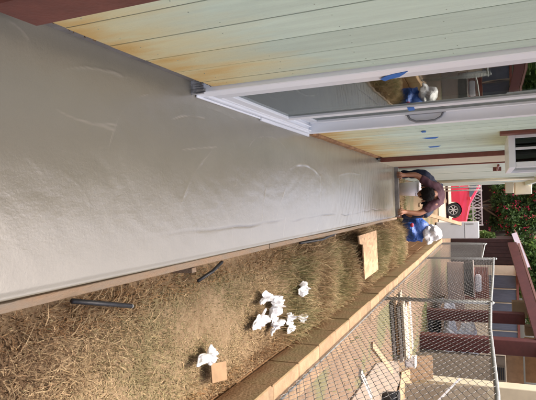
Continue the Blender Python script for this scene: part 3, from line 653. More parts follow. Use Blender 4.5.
parts = [blades(105000, (0.30, 0.925), (0.4, 4.8), (0.010, 0.032), STRAW, 1.1, 0.0008, lambda x, y: dn_near(x, y) * np.clip(clump(x, y), 0.4, 1), 1.4),
         blades(85000, (0.30, 0.925), (0.4, 4.8), (0.008, 0.028), STRAW, 1.1, 0.0018, lambda x, y: dn_near(x, y) * np.clip(clump(x, y, 9, 3), 0.3, 1), 1.0),
         blades(26000, (0.30, 0.925), (0.4, 4.8), (0.025, 0.07), STRAW, 0.45, 0.0007, lambda x, y: dn_near(x, y) * np.clip(clump(x, y, 7, 5) * 1.3 - 0.1, 0.15, 1)),
         blades(52000, (0.36, 0.91), (3.0, 8.2), (0.06, 0.17), GREEN, 0.42, 0.0014, lambda x, y: np.clip((y - 3.0) / 0.8, 0, 1) * np.clip((x - 0.36) / 0.1, 0.1, 1) * np.clip((0.93 - x) / 0.10, 0.2, 1) * np.clip(clump(x, y, 5, 8) + 0.25, 0.1, 1)),
         blades(20000, (0.30, 0.92), (3.3, 9.0), (0.03, 0.10), STRAW, 0.8, 0.0018),
         blades(12000, (0.29, 0.40), (0.4, 7.5), (0.01, 0.035), BROWN, 1.0, 0.0011),
         blades(12000, (0.85, 0.925), (1.6, 8.0), (0.012, 0.04), BROWN, 1.0, 0.0013)]
vs, ts, cs = [], [], []; n0 = 0
for v_, t_, c_ in parts: vs.append(v_); ts.append(t_ + n0); cs.append(c_); n0 += len(v_)
tag(npmesh('weeds', np.vstack(vs), np.vstack(ts), M_BLADE, np.vstack(cs)), 'dry straw coloured weeds growing between the path and the block wall', 'weeds', kind='stuff')
# grass behind the path and over the wall
parts = [blades(14000, (-0.5, 1.0), (7.7, 12.5), (0.03, 0.09), GREEN[1:], 0.5, 0.004),
         blades(26000, (1.25, 4.2), (4.5, 16), (0.03, 0.09), [(0.10, 0.13, 0.045), (0.13, 0.15, 0.055), (0.17, 0.165, 0.08)], 0.5, 0.006, lambda x, y: np.array([1.0 if noise.noise(Vector((a * 0.55, b_ * 0.35, 4))) > 0.16 else 0.03 for a, b_ in zip(x, y)]))]
vs, ts, cs = [], [], []; n0 = 0
for v_, t_, c_ in parts: vs.append(v_); ts.append(t_ + n0); cs.append(c_); n0 += len(v_)
tag(npmesh('grass', np.vstack(vs), np.vstack(ts), M_BLADE, np.vstack(cs)), 'thin green grass behind the path and in the lower yard', 'grass', kind='stuff')

# ================================================================== THINGS LYING IN THE WEEDS
# strand board
oc = [onz(358.7, 235.9, 0.10), onz(376.4, 230.3, 0.13), onz(378.3, 269.5, 0.12), onz(365, 279.7, 0.09)]
nt1 = oc[0].lerp(oc[3], 0.22); nt2 = nt1 + (oc[1] - oc[0]) * 0.08
outl = [oc[0], oc[1], oc[2], oc[3], nt1 + (oc[1] - oc[0]) * 0.16, oc[0] + (oc[1] - oc[0]) * 0.0 + (oc[3] - oc[0]) * 0.18]
ob = MB(); n = len(outl); ob.v = [p.copy() for p in outl] + [p - Vector((0, 0, 0.012)) for p in outl]
ob.f = [tuple(range(n)), tuple(range(2 * n - 1, n - 1, -1))] + [(i, n + i, n + (i + 1) % n, (i + 1) % n) for i in range(n)]
tag(ob.build('strand_board', M_OSB), 'tan strand board offcut lying across the weeds beside the block wall', 'board')
# black pipe pieces
p0, p1 = onz(72, 301, 0.02), onz(131, 306, 0.035)
pt = thing('black_pipe', 'short black plastic pipe with pale end sticking out beside the form board', 'pipe', (p0.x, p0.y, -0.05))
MB().tube([p0, p0.lerp(p1, .5), p1], 0.0085, 10).build('tube', M_BLACK, pt, smooth=True)
MB().tube([p1, p1 + (p1 - p0).normalized() * 0.006], 0.0078, 10).build('pale_end', M_METAL, pt)
q0, q1 = onz(198, 281, -0.01), onz(222, 262, 0.0)
tag(MB().tube([q0, q0.lerp(q1, .5) + Vector((0, 0, .012)), q1], 0.008, 8).build('black_hose', M_BLACK, smooth=True), 'bent black hose end poking out under the form board midway', 'hose')
q0, q1 = onz(300, 243, -0.02), onz(338, 232, -0.01)
tag(MB().tube([q0, q0.lerp(q1, .5) + Vector((0.02, 0, .012)), q1], 0.010, 8).build('black_hose', M_BLACK, smooth=True), 'black hose along the form board just before the strand board', 'hose')
# crumpled plastic bags
BAGS = [((212.5, 357), (0.036, 0.07, 0.04), 'white crumpled bag nearest the camera, alone beside brown cardboard'),
        ((270, 298), (0.026, 0.085, 0.04), 'narrow white crumpled bag at the left of the bag cluster'),
        ((279, 306), (0.05, 0.09, 0.055), 'largest white crumpled bag in the middle of the cluster'),
        ((264, 321), (0.045, 0.065, 0.035), 'flat white crumpled bag at the near end of the cluster'),
        ((279, 325), (0.038, 0.07, 0.035), 'white crumpled bag on the wall side of the cluster'),
        ((306, 289), (0.04, 0.085, 0.05), 'small white crumpled bag lying apart in taller weeds'),
        ((293, 318), (0.028, 0.06, 0.035), 'small white crumpled scrap, left one of three by the wall'),
        ((294, 328), (0.032, 0.055, 0.035), 'small white crumpled scrap closest to the block wall'),
        ((305, 318), (0.03, 0.06, 0.04), 'small white crumpled scrap, farthest of three by the wall')]
for k, ((px, py), rd, lb) in enumerate(BAGS):
    c = onz(px, py, 0.03); c.z = -0.005 + rd[2] * 0.6
    tag(bm_obj(sheet_bag(c, rd[0] * 1.05, rd[1] * 1.0, rd[2] * 1.2, k + 2), 'plastic_bag', M_BAG), lb, 'bag', 'white bags among the weeds')
c = onz(221, 371, 0.03)
tag(MB().add([c + Vector(p) for p in ((-.045, -.05, -.03), (.04, -.06, -.02), (.055, .05, 0), (-.03, .06, -.01), (-.045, -.05, -.024), (.04, -.06, -.014), (.055, .05, .006), (-.03, .06, -.004))],
             [(0, 3, 2, 1), (4, 5, 6, 7), (0, 1, 5, 4), (1, 2, 6, 5), (2, 3, 7, 6), (3, 0, 4, 7)]).build('cardboard_scrap', M_CARD), 'small brown cardboard scrap touching the nearest white bag', 'cardboard')

# blue and white sack at the end of the strip
sk = thing('sack', 'crumpled blue and white sack with small red emblem beyond the strand board', 'sack', (0.5, 8.3, -0.1))
c1 = ony(416, 229, 8.3); c2 = ony(431, 233, 8.35)
bm_obj(crumple(c1 - Vector((0, 0, .03)), (0.20, 0.17, 0.20), 21, 0.6, 4, 2.4), 'blue_bag', M_BLUE, sk)
bm_obj(crumple(c2, (0.16, 0.15, 0.12), 25, 0.7, 4, 2.4), 'white_bag', M_BAG, sk)
e_ = ony(412, 225, 8.11); em = bmesh.new(); bmesh.ops.create_uvsphere(em, u_segments=12, v_segments=6, radius=1)
for v in em.verts: v.co = Vector((v.co.x * 0.033, v.co.y * 0.022, v.co.z * 0.026)) + e_
bm_obj(em, 'emblem', M_REDE, sk)

# ================================================================== PERSON
def skin_body(name, nodes, edges, m_, parent, sub=2, root=0, wrinkle=0):
    b0 = base_of(parent); me = bpy.data.meshes.new(name); me.from_pydata([Vector(p[:3]) - b0 for p in nodes], edges, []); me.update()
    o = link(name, me, parent, b0)
    o.modifiers.new('skin', 'SKIN')
    sv = me.skin_vertices[0].data if me.skin_vertices else None
    if sv is None:
        bm = bmesh.new(); bm.from_mesh(me); bm.verts.layers.skin.verify(); bm.to_mesh(me); bm.free(); sv = me.skin_vertices[0].data
    for i, p in enumerate(nodes):
        r = p[3] if isinstance(p[3], tuple) else (p[3], p[3]); sv[i].radius = r; sv[i].use_root = (i == root)
    o.modifiers['skin'].use_smooth_shade = True
    s_ = o.modifiers.new('sub', 'SUBSURF'); s_.levels = sub; s_.render_levels = sub
    dg = bpy.context.evaluated_depsgraph_get(); me2 = bpy.data.meshes.new_from_object(o.evaluated_get(dg)); o.modifiers.clear(); o.data = me2
    me2.materials.clear(); me2.materials.append(m_)
    if wrinkle:
        for v in me2.vertices:
            q = Vector(v.co); v.co = q + v.normal * (wrinkle * noise.noise(q * 14) + wrinkle * .7 * (0.5 - abs(noise.noise(q * 9 + Vector((4, 2, 7)))) * 2))
    for p in me2.polygons: p.use_smooth = True
    return o
PY = 7.72
per = thing('person', 'person in maroon shirt and dark trousers crouching at far end of wet path', 'person', (-0.1, 8.0, -0.13))
hL = ony(401, 175, 7.56); hR = ony(401, 212, 7.56)        # hands on the board
hL.z = hR.z = 0.075
sL = ony(430, 187, 7.86); sR = ony(435, 201, 7.86)
neck = (sL + sR) / 2 + Vector((0, -0.05, 0.03)); chest = (sL + sR) / 2 + Vector((0, 0.12, 0.0)); pelv = Vector((chest.x, 8.34, 0.42))
sL += Vector((-0.045, 0, 0)); sR += Vector((0.045, 0, 0))
eL = sL.lerp(hL, 0.5) + Vector((-0.07, 0.02, 0.0)); eR = sR.lerp(hR, 0.5) + Vector((0.08, 0.02, 0.0))
head = neck + Vector((0.0, -0.15, -0.085))
kL = Vector((hL.x - 0.02, 7.95, 0.36)); kR = Vector((hR.x + 0.05, 7.97, 0.34)); fL = Vector((hL.x - 0.03, 8.0, -0.07)); fR = Vector((hR.x + 0.06, 8.02, -0.07))
hipL = pelv + Vector((-0.10, 0, 0)); hipR = pelv + Vector((0.10, 0, 0))
def N_(p, r): return (p.x, p.y, p.z, r)
nodes = [N_(pelv, .13), N_(pelv.lerp(chest, .5) + Vector((0, 0, .05)), .125), N_(chest, .13), N_(neck, .055), N_(neck + Vector((0, -.06, -.01)), .05),
         N_(sL, .055), N_(eL, .042), N_(hL + Vector((0, .05, .035)), .029), N_(sR, .055), N_(eR, .042), N_(hR + Vector((0, .05, .035)), .029),
         N_(hipL, .10), N_(kL, .06), N_(fL + Vector((0, .02, .05)), .042), N_(fL + Vector((0, -.10, .0)), .035), N_(hipR, .10), N_(kR, .06), N_(fR + Vector((0, .02, .05)), .042), N_(fR + Vector((0, -.10, .0)), .035),
         N_(hL + Vector((0, 0, .015)), (.042, .02)), N_(hR + Vector((0, 0, .015)), (.042, .02))]
edges = [(0, 1), (1, 2), (2, 3), (3, 4), (2, 5), (5, 6), (6, 7), (2, 8), (8, 9), (9, 10), (0, 11), (11, 12), (12, 13), (13, 14), (0, 15), (15, 16), (16, 17), (17, 18), (7, 19), (10, 20)]
# head chain and fingers belong to the same skeleton
hd = [neck + Vector((0, -.09, -.03)), head + Vector((0, -.0, .0)), head + Vector((0, .0, -.07)), head + Vector((0, .03, -.12))]
i0 = len(nodes); nodes += [N_(hd[0], .06), N_(hd[1], .088), N_(hd[2], .075), N_(hd[3], .045)]; edges += [(4, i0), (i0, i0 + 1), (i0 + 1, i0 + 2), (i0 + 2, i0 + 3)]
for hand, wi, sgn in ((hL, 19, 1), (hR, 20, -1)):
    for q in range(4):
        fx = (-0.033 + q * 0.022); ln = (0.055, 0.066, 0.062, 0.048)[q if sgn > 0 else 3 - q]
        i0 = len(nodes); nodes += [N_(hand + Vector((fx, -0.035, 0.012)), .0095), N_(hand + Vector((fx * 1.1, -0.035 - ln * .45, -0.005)), .009), N_(hand + Vector((fx * 1.15, -0.03 - ln * .5, -0.012 - ln * .55)), .008)]
        edges += [(wi, i0), (i0, i0 + 1), (i0 + 1, i0 + 2)]
    i0 = len(nodes); nodes += [N_(hand + Vector((sgn * .045, 0.0, .005)), .011), N_(hand + Vector((sgn * .065, -.03, -.012)), .0095)]; edges += [(wi, i0), (i0, i0 + 1)]
skin_body('body', nodes, edges, M_SKIN, per)
# clothing
skin_body('shirt', [N_(pelv.lerp(chest, .15), .145), N_(pelv.lerp(chest, .5) + Vector((0, 0, .05)), .15), N_(chest, .155), N_(neck + Vector((0, .02, 0)), .075), N_(sL, .075), N_(sL.lerp(eL, .75), .062), N_(sR, .075), N_(sR.lerp(eR, .75), .062)],
          [(0, 1), (1, 2), (2, 3), (2, 4), (4, 5), (2, 6), (6, 7)], M_SHIRT, per, 3, 0, .016)
skin_body('trousers', [N_(pelv, .15), N_(hipL, .115), N_(kL, .072), N_(kL.lerp(fL, .45) + Vector((0, .02, 0)), .06), N_(fL + Vector((0, .02, .07)), .055), N_(hipR, .115), N_(kR, .072), N_(kR.lerp(fR, .45) + Vector((0, .02, 0)), .06), N_(fR + Vector((0, .02, .07)), .055)],
          [(0, 1), (1, 2), (2, 3), (3, 4), (0, 5), (5, 6), (6, 7), (7, 8)], M_JEANS, per, 3, 0, .014)
for f in (fL, fR):
    skin_body('shoe', [N_(f + Vector((0, .07, .0)), .045), N_(f + Vector((0, -.04, -.005)), .047), N_(f + Vector((0, -.13, -.015)), .036)], [(0, 1), (1, 2)], M_SHOE, per)
hb = bmesh.new(); bmesh.ops.create_uvsphere(hb, u_segments=40, v_segments=24, radius=1)
for v in hb.verts:
    p = v.co; d = 1 + 0.10 * noise.noise(p * 4) + 0.12 * noise.noise(Vector((p.x * 16, p.y * 16, p.z * 5)))
    v.co = Vector((p.x * .097 * d, p.y * .105 * d, p.z * .095 * d)) + head + Vector((0, -0.022, 0.012))
for f in hb.faces: f.smooth = True
bm_obj(hb, 'hair', M_HAIR, per)
# face: eyes, nose, mouth, ears, looking down at the board
fc = head + Vector((0, -0.062, -0.105))
for sx in (-1, 1):
    e = bmesh.new(); bmesh.ops.create_uvsphere(e, u_segments=10, v_segments=6, radius=.011); bmesh.ops.translate(e, verts=e.verts, vec=fc + Vector((sx * .032, .006, .022))); bm_obj(e, 'eye', M_HAIR, per)
    e = bmesh.new(); bmesh.ops.create_uvsphere(e, u_segments=10, v_segments=6, radius=1)
    for v in e.verts: v.co = Vector((v.co.x * .012, v.co.y * .02, v.co.z * .03)) + head + Vector((sx * .093, -.03, -.05))
    bm_obj(e, 'ear', M_SKIN, per)
MB().add([fc + Vector(p) for p in ((-.008, 0, .02), (.008, 0, .02), (.016, -.002, -.018), (-.016, -.002, -.018), (0, -.024, -.014))], [(0, 1, 4), (1, 2, 4), (2, 3, 4), (3, 0, 4), (0, 3, 2, 1)]).build('nose', M_SKIN, per, smooth=True)
MB().box(fc + Vector((-.022, -.004, -.043)), fc + Vector((.022, .01, -.036))).build('mouth', M_SHIRT, per, bevel=.002)

# bucket behind the person
bc = onz(404, 189, -0.35); bc = Vector((ony(408, 189, 8.9).x, 8.9, gz(0, 8.9)))
bk = thing('bucket', 'white plastic bucket standing behind the crouching person', 'bucket', bc)
zt = ony(420, 189, 8.9).z; hgt = max(.25, zt - bc.z)
MB().tube([bc, bc + Vector((0, 0, hgt * .5)), bc + Vector((0, 0, hgt))], [.10, .112, .125], 20).build('pail', M_BUCK, bk, smooth=True)
MB().tube([bc + Vector((0, 0, hgt - .02)), bc + Vector((0, 0, hgt + .006))], [.132, .132], 20).build('rim', M_BUCK, bk)
MB().tube([bc + Vector((.13 * math.cos(t), -.06 * math.sin(t), hgt - .02 - .10 * math.sin(t))) for t in np.linspace(0, math.pi, 12)], .004, 6).build('handle', M_METAL, bk)

# lumber leaning / lying beyond the path
for k, (a, b_, lb) in enumerate((((431, 212), (461, 224), 'tan plank propped up behind the crouching person'), ((424, 205), (446, 201), 'short tan plank standing beside the red car wheel'))):
    p, q = ony(*a, 15.0), ony(*b_, 16.5); p.z = gz(p.x, p.y) + 0.02
    tag(MB().bar(p, q, 0.10, 0.04).build('plank', M_WOOD, bevel=.003), lb, 'plank')

# white refrigerator
fy = 19.5; a = ony(440, 222.5, fy); b_ = ony(479, 238.5, fy); gzf = gz(1.0, fy)
fg = thing('refrigerator', 'tall white refrigerator standing outdoors beside the red car', 'refrigerator', ((a.x + b_.x) / 2, fy + .3, gzf))
MB().box((a.x, fy + .061, gzf + .03), (b_.x, fy + .62, b_.z)).build('cabinet', M_WHITE, fg, bevel=.015, seg=2)
zs = gzf + (b_.z - gzf) * .68
MB().box((a.x + .004, fy, gzf + .06), (b_.x - .004, fy + .06, zs - .006)).build('door', M_WHITE, fg, bevel=.012, seg=2)
MB().box((a.x + .004, fy, zs + .006), (b_.x - .004, fy + .06, b_.z - .004)).build('door', M_WHITE, fg, bevel=.012, seg=2)
for z0_, z1_ in ((zs - .45, zs - .06), (zs + .05, zs + .3)): MB().box((a.x + .05, fy - .035, z0_), (a.x + .075, fy - .001, z1_)).build('handle', M_GREYB, fg, bevel=.005)
for sx in (a.x + .04, b_.x - .08):
    for sy in (fy + .09, fy + .55): MB().box((sx, sy, gzf), (sx + .04, sy + .04, gzf + .029)).build('foot', M_BLACK, fg)

# ================================================================== RED CAR
CY = 24.4; wc = ony(452, 210, CY); CG = YG + 0.02; wr_ = 0.31
car = thing('car', 'red hatchback parked side-on beyond the house, facing right', 'car', (wc.x - 1.3, CY + .85, CG))
fxw = wc.x; bxw = fxw - 2.5; nose = fxw + 0.78; tail = bxw - 0.75
prof = [(tail, .35), (tail - .03, .62), (tail + .02, .95), (tail + .22, 1.36), (tail + .5, 1.44), (fxw - 1.45, 1.47), (fxw - .95, 1.40), (fxw - .15, .96), (nose - .25, .80), (nose - .03, .66), (nose, .42), (nose - .08, .24)]
def arch(cx): return [(cx + .36 * math.cos(t), .31 + .36 * math.sin(t)) for t in np.linspace(-.2, math.pi + .2, 10)]
low = arch(fxw) + arch(bxw)
poly = prof + [p for p in low] + [(tail + .1, .24)]
bm = bmesh.new(); secs = ((0.0, .965, .02), (.05, 1, 0), (1.62, 1, 0), (1.70, .965, .02)); rings = []
for yo, sc, dz in secs:
    ring = []
    for (x, z) in poly:
        tuck = max(0, (z - .9)) * .30; yy_ = yo + (tuck if yo < .8 else -tuck)
        ring.append(bm.verts.new((x, CY + yy_, CG + z * sc + dz)))
    rings.append(ring)
for r0, r1 in zip(rings[:-1], rings[1:]):
    for i in range(len(poly)): j = (i + 1) % len(poly); bm.faces.new((r0[i], r0[j], r1[j], r1[i]))
bm.faces.new(rings[0]); bm.faces.new(list(reversed(rings[-1]))); bmesh.ops.recalc_face_normals(bm, faces=bm.faces); bm_obj(bm, 'body', M_CAR, car)
def sidey(z): return CY + max(0, z - .9) * .30 - .006
for nm, pp in (('side_window', [(fxw - .42, .98), (fxw - 1.0, 1.33), (fxw - 1.25, 1.37), (fxw - 1.3, .98)]), ('side_window', [(fxw - 1.36, .98), (fxw - 1.32, 1.37), (tail + .55, 1.36), (tail + .25, .98)])):
    MB().add([(x, sidey(z) - .004, CG + z) for x, z in pp] + [(x, sidey(z) + .03, CG + z) for x, z in pp], [(0, 1, 2, 3), (7, 6, 5, 4), (0, 4, 5, 1), (1, 5, 6, 2), (2, 6, 7, 3), (3, 7, 4, 0)]).build(nm, M_CGLASS, car)
MB().add([(fxw - .18, CY + .14, CG + .985), (fxw - .18, CY + 1.56, CG + .985), (fxw - .90, CY + 1.46, CG + 1.385), (fxw - .90, CY + .24, CG + 1.385), (fxw - .20, CY + .14, CG + .95), (fxw - .20, CY + 1.56, CG + .95), (fxw - .92, CY + 1.46, CG + 1.35), (fxw - .92, CY + .24, CG + 1.35)], [(0, 1, 2, 3), (7, 6, 5, 4), (0, 4, 5, 1), (1, 5, 6, 2), (2, 6, 7, 3), (3, 7, 4, 0)]).build('windscreen', M_CGLASS, car)
MB().box((fxw - 1.32, CY - .012, CG + .38), (fxw - 1.335, CY + .01, CG + .95)).build('door_seam', M_BLACK, car)
MB().box((fxw - 1.28, CY - .03, CG + .83), (fxw - 1.10, CY - .001, CG + .86)).build('door_handle', M_CAR, car, bevel=.005)
MB().box((fxw - .55, CY - .16, CG + .95), (fxw - .42, CY - .005, CG + 1.05)).build('mirror', M_CAR, car, bevel=.02)
MB().box((nose - .22, CY - .004, CG + .60), (nose - .02, CY + .20, CG + .72)).build('headlight', M_LAMP, car, bevel=.015)
MB().box((nose - .22, CY + 1.5, CG + .60), (nose - .02, CY + 1.704, CG + .72)).build('headlight', M_LAMP, car, bevel=.015)
MB().box((nose - .02, CY + .1, CG + .25), (nose + .05, CY + 1.6, CG + .45)).build('bumper', M_BLACK, car, bevel=.02)
for cx in (fxw, bxw):
    for y0 in (CY - .01, CY + 1.53):
        t_ = MB()
        prof_w = [(0.0, .20), (0.0, .285), (.02, wr_), (.17, wr_), (.19, .285), (.19, .20)]; n = 28
        for k in range(n):
            th = 2 * math.pi * k / n
            for (yo, rr) in prof_w: t_.v.append(Vector((cx + rr * math.cos(th), y0 + yo, CG + wr_ + rr * math.sin(th))))
        L6 = len(prof_w)
        for k in range(n):
            for q in range(L6): t_.f.append((k * L6 + q, k * L6 + (q + 1) % L6, ((k + 1) % n) * L6 + (q + 1) % L6, ((k + 1) % n) * L6 + q))
        wh = t_.build('wheel', M_RUBBER, car, smooth=True)
        rm = MB(); cW = Vector((cx, y0 + .03, CG + wr_))
        rm.tube([cW + Vector((0, -.012, 0)), cW + Vector((0, .10, 0))], .05, 12)
        for k in range(7):
            th = 2 * math.pi * k / 7; d = Vector((math.cos(th), 0, math.sin(th))); rm.bar(cW + d * .04, cW + d * .195, .035, .05, up=(0, 1, 0))
        for k in range(24):
            t0, t1 = 2 * math.pi * k / 24, 2 * math.pi * (k + 1) / 24; rm.bar(cW + Vector((math.cos(t0), 0, math.sin(t0))) * .192, cW + Vector((math.cos(t1), 0, math.sin(t1))) * .192, .02, .05, up=(0, 1, 0))
        rm.build('rim', M_RIM, wh)
        MB().tube([(cx, y0 + .12, CG + wr_), (cx, y0 + .125, CG + wr_)], .20, 20).build('brake_disc', M_BLACK, wh)

# pipe gate in front of the car
gate = thing('pipe_gate', 'thin grey pipe gate standing in front of the red car', 'gate', (-0.2, 22.6, YG))
gp = ony(460, 187.5, 22.6).x
for x_ in (gp, gp + 0.12): MB().tube([(x_, 22.6, YG), (x_, 22.6, ony(481, 188, 22.6).z)], .025, 8).build('post', M_GREYB, gate, smooth=True)
for z_ in (0.1, 0.45, 0.75): MB().tube([(-0.48, 22.6, z_), (gp, 22.6, z_)], .018, 8).build('rail', M_GREYB, gate, smooth=True)

# white lattice fence
LY = 29.0; la, lb_ = ony(474, 180, LY), ony(481, 223, LY)
lat = thing('lattice_fence', 'white open lattice fence behind the red car', 'fence', (0.4, LY, YG))
x0, x1 = la.x - 1.2, lb_.x + .1; zt_ = ony(481.5, 200, LY).z
for x_ in np.linspace(x0, x1, 5): MB().box((x_ - .04, LY - .02, YG), (x_ + .04, LY + .06, zt_ + .04)).build('post', M_LATT, lat, bevel=.005)
for z_ in (zt_ - .42, zt_): MB().box((x0, LY - .035, z_ - .03), (x1, LY - .021, z_ + .03)).build('rail', M_LATT, lat)
sp_ = .17
for k in range(int((x1 - x0) / sp_)):
    xx = x0 + k * sp_
    MB().bar((xx, LY - .01, zt_ - .40), (xx + .17, LY - .01, zt_ - .02), .03, .012, up=(0, 1, 0)).build('slat', M_LATT, lat)
    MB().bar((xx + .17, LY + .006, zt_ - .40), (xx, LY + .006, zt_ - .02), .03, .012, up=(0, 1, 0)).build('slat', M_LATT, lat)
for k in range(int((x1 - x0) / .22)): MB().box((x0 + k * .22 + .05, LY + .015, YG), (x0 + k * .22 + .09, LY + .03, zt_ - .42)).build('picket', M_LATT, lat)

# ================================================================== TREES
def tree(name, label, base, h, clumps, nleaf, cols, leaf=0.09, blos=0, group=None, trunk_r=.1, bl_size=.12):
    t = thing(name, label, 'tree', base, group); b = Vector(base)
    tm = MB(); top = b + Vector((0.1, 0, h * .55)); tm.tube([b, b.lerp(top, .5) + Vector((.06, 0, 0)), top], [trunk_r, trunk_r * .8, trunk_r * .5], 8)
    for c, r in clumps: cv = Vector(c); tm.tube([b.lerp(top, random.uniform(.5, .95)), top.lerp(cv, .5), cv], [trunk_r * .45, trunk_r * .3, trunk_r * .1], 6)
    tm.build('trunk', M_TRUNK, t, smooth=True)
    wts = np.array([r ** 2 for c, r in clumps]); wts = wts / wts.sum(); Vs, Cs = [], []
    which = rng.choice(len(clumps), nleaf, p=wts); tone = rng.uniform(.6, 1.25, len(clumps) * 8)
    def pts(n, wh, shell):
        d = rng.normal(size=(n, 3)); d /= np.linalg.norm(d, axis=1)[:, None]; rr = rng.uniform(shell, 1.05, n) ** .7
        C_ = np.array([clumps[i][0] for i in wh]); Rr = np.array([clumps[i][1] for i in wh])
        bump = np.array([1 + .35 * noise.noise(Vector(q) * 2.6 + Vector((i * 7.1, 0, 0))) for q, i in zip(d, wh)])
        return C_ + d * (rr * Rr * bump)[:, None] * np.array([1, 1, .85]), d
    def quads(P, sz):
        n = len(P); u = rng.normal(size=(n, 3)); u /= np.linalg.norm(u, axis=1)[:, None]; v = np.cross(u, rng.normal(size=(n, 3))); v /= np.linalg.norm(v, axis=1)[:, None]
        s_ = sz * rng.uniform(.6, 1.4, n)[:, None]
        return np.stack([P - u * s_, P + v * s_ * .45, P + u * s_, P - v * s_ * .45], 1).reshape(-1, 3), np.arange(4 * n).reshape(n, 4)
    P, d = pts(nleaf, which, .25); q, f = quads(P, leaf)
    c = np.array(cols)[rng.integers(0, len(cols), nleaf)] * rng.uniform(.6, 1.35, (nleaf, 1)) * tone[which][:, None]
    npmesh('crown', q, f, M_LEAF, np.repeat(c, 4, 0), parent=t)
    if blos:
        wb = rng.choice(len(clumps), blos, p=wts); Pb, d = pts(blos, wb, .85)
        Pb = np.repeat(Pb, 7, 0) + rng.normal(0, bl_size * .55, (blos * 7, 3)); q, f = quads(Pb, bl_size * .6)
        o = npmesh('blossom', q, f, M_BLOS, parent=t); o['kind'] = 'stuff'
    return t
def cl(spec, Y): 
    out = []
    for px, py, dy, r in spec: p = ony(px, py, Y + dy); out.append(((p.x, p.y, p.z), r))
    return out
G1 = [(0.035, 0.075, 0.018), (0.05, 0.10, 0.025), (0.03, 0.06, 0.02), (0.07, 0.12, 0.03)]
G2 = [(0.07, 0.13, 0.03), (0.10, 0.16, 0.04), (0.05, 0.10, 0.025)]
tree('flowering_tree', 'dark green tree with red blossoms behind the lattice fence', (0.4, 32.5, YG), 3.4,
     cl([(503, 203, 0, .8), (512, 218, -.3, .85), (520, 205, .3, .8), (528, 222, 0, .8), (515, 235, -.4, .6), (497, 222, .2, .55), (534, 205, .4, .8), (500, 190, .5, .6), (541, 222, .2, .7), (545, 195, .2, 1.0)], 32.5), 17000, G1, .085, 150, bl_size=.11, trunk_r=.14)
tree('shrub_tree', 'small bright green shrub beside the white refrigerator', (1.75, 27.5, YG), 1.6, cl([(486, 243, 0, .32), (484, 236, .2, .3), (491, 238, .2, .3)], 27.5), 2200, G2, .05, 0, trunk_r=.04)
tree('tall_tree', 'bright green tree rising behind the neighbour roof', (5.0, 34, YG), 4.5, cl([(528, 246, 0, .8), (524, 262, 0, 1.0), (533, 285, 0, 1.2), (538, 255, 1, 1.2), (545, 310, 0, 1.5), (552, 275, 0, 1.5)], 34), 14000, G2, .11, 0, trunk_r=.16)
tree('low_shrub', 'leafy green bush seen through the white lattice', (0.7, 30.3, YG), 1.3, cl([(467, 212, 0, .45), (466, 200, 0, .4), (470, 220, .2, .35)], 30.3), 3000, G2, .06, 0, trunk_r=.04)

# dark carport behind the trees
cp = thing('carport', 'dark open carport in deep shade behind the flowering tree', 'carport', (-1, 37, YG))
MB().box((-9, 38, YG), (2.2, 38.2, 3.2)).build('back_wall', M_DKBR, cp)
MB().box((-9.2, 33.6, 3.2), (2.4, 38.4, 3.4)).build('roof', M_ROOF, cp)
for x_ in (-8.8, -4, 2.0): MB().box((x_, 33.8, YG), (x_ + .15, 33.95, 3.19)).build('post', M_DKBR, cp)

# ================================================================== NEIGHBOUR
# dark shed with white barge board
SY = 27.0; a, b_ = ony(487, 239, SY), ony(514, 262, SY)
shed = thing('shed', 'dark brown shed with white barge board behind the fence', 'shed', (a.x + .5, SY + 1, YG))
MB().box((a.x, SY, YG), (b_.x + .5, SY + 2.2, b_.z)).build('wall', M_DKBR, shed)
for k in range(9): MB().box((a.x + .01 + k * .17, SY - .02, YG), (a.x + .165 + k * .17, SY - .001, b_.z)).build('board', M_DKBR, shed, bevel=.004)
p, q = ony(514, 233, SY - .3), ony(523, 256, SY - .3); MB().bar(p, q + (q - p) * .5, .05, .22, up=(0, 0, 1)).build('barge_board', M_WHITE, shed)
MB().add([p + Vector((0, 0, .1)), q + (q - p) * .6 + Vector((0, 0, .1)), q + (q - p) * .6 + Vector((0, 2.8, .1)), p + Vector((0, 2.8, .1)), p + Vector((0, 0, .14)), q + (q - p) * .6 + Vector((0, 0, .14)), q + (q - p) * .6 + Vector((0, 2.8, .14)), p + Vector((0, 2.8, .14))], [(0, 1, 2, 3), (7, 6, 5, 4), (0, 4, 5, 1), (1, 5, 6, 2), (2, 6, 7, 3), (3, 7, 4, 0)]).build('roof', M_ROOF, shed)

# neighbour's house: porch wall, curtained windows, maroon posts, sloping roof
nb = thing('neighbour_house', 'neighbour house with maroon posts, sloping maroon roof edge and blue curtained windows', 'house', (4.5, 22, YG))
NY = 24.5
a, b_ = ony(446, 262, NY), ony(464, 330, NY)
MB().box((a.x, NY, YG), (9.5, NY + .18, ony(464, 280, NY).z)).build('porch_wall', M_PINK, nb, bevel=.01)
wy = 26.5; zlo, zhi = ony(489, 290, wy).z, ony(516, 290, wy).z
MB().box((ony(500, 266, wy).x, wy + .06, YG), (11, wy + .3, 2.3)).build('wall', M_CREAM, nb)
for k in range(5):
    x0_, x1_ = ony(500, 275 + 14 * k, wy).x, ony(500, 288 + 14 * k, wy).x
    wn = MB().box((x0_, wy + .02, zlo), (x1_, wy + .055, zhi)).build('window', M_CURT, nb)
    MB().box((x0_ - .02, wy - .02, zlo - .02), (x0_ + .008, wy + .019, zhi + .02)).build('frame', M_CREAM, wn)
MB().box((ony(500, 266, wy).x, wy - .03, zhi + .021), (11, wy + .05, zhi + .12)).build('window_head', M_RED, nb)
def npost(y0, y1, Y, ztop, base):
    a, b_ = ony(470, y0, Y), ony(470, y1, Y); w_ = (b_.x - a.x)
    MB().box((a.x, Y, base), (b_.x, Y + w_, ztop)).build('post', M_MAR, nb, bevel=.012)
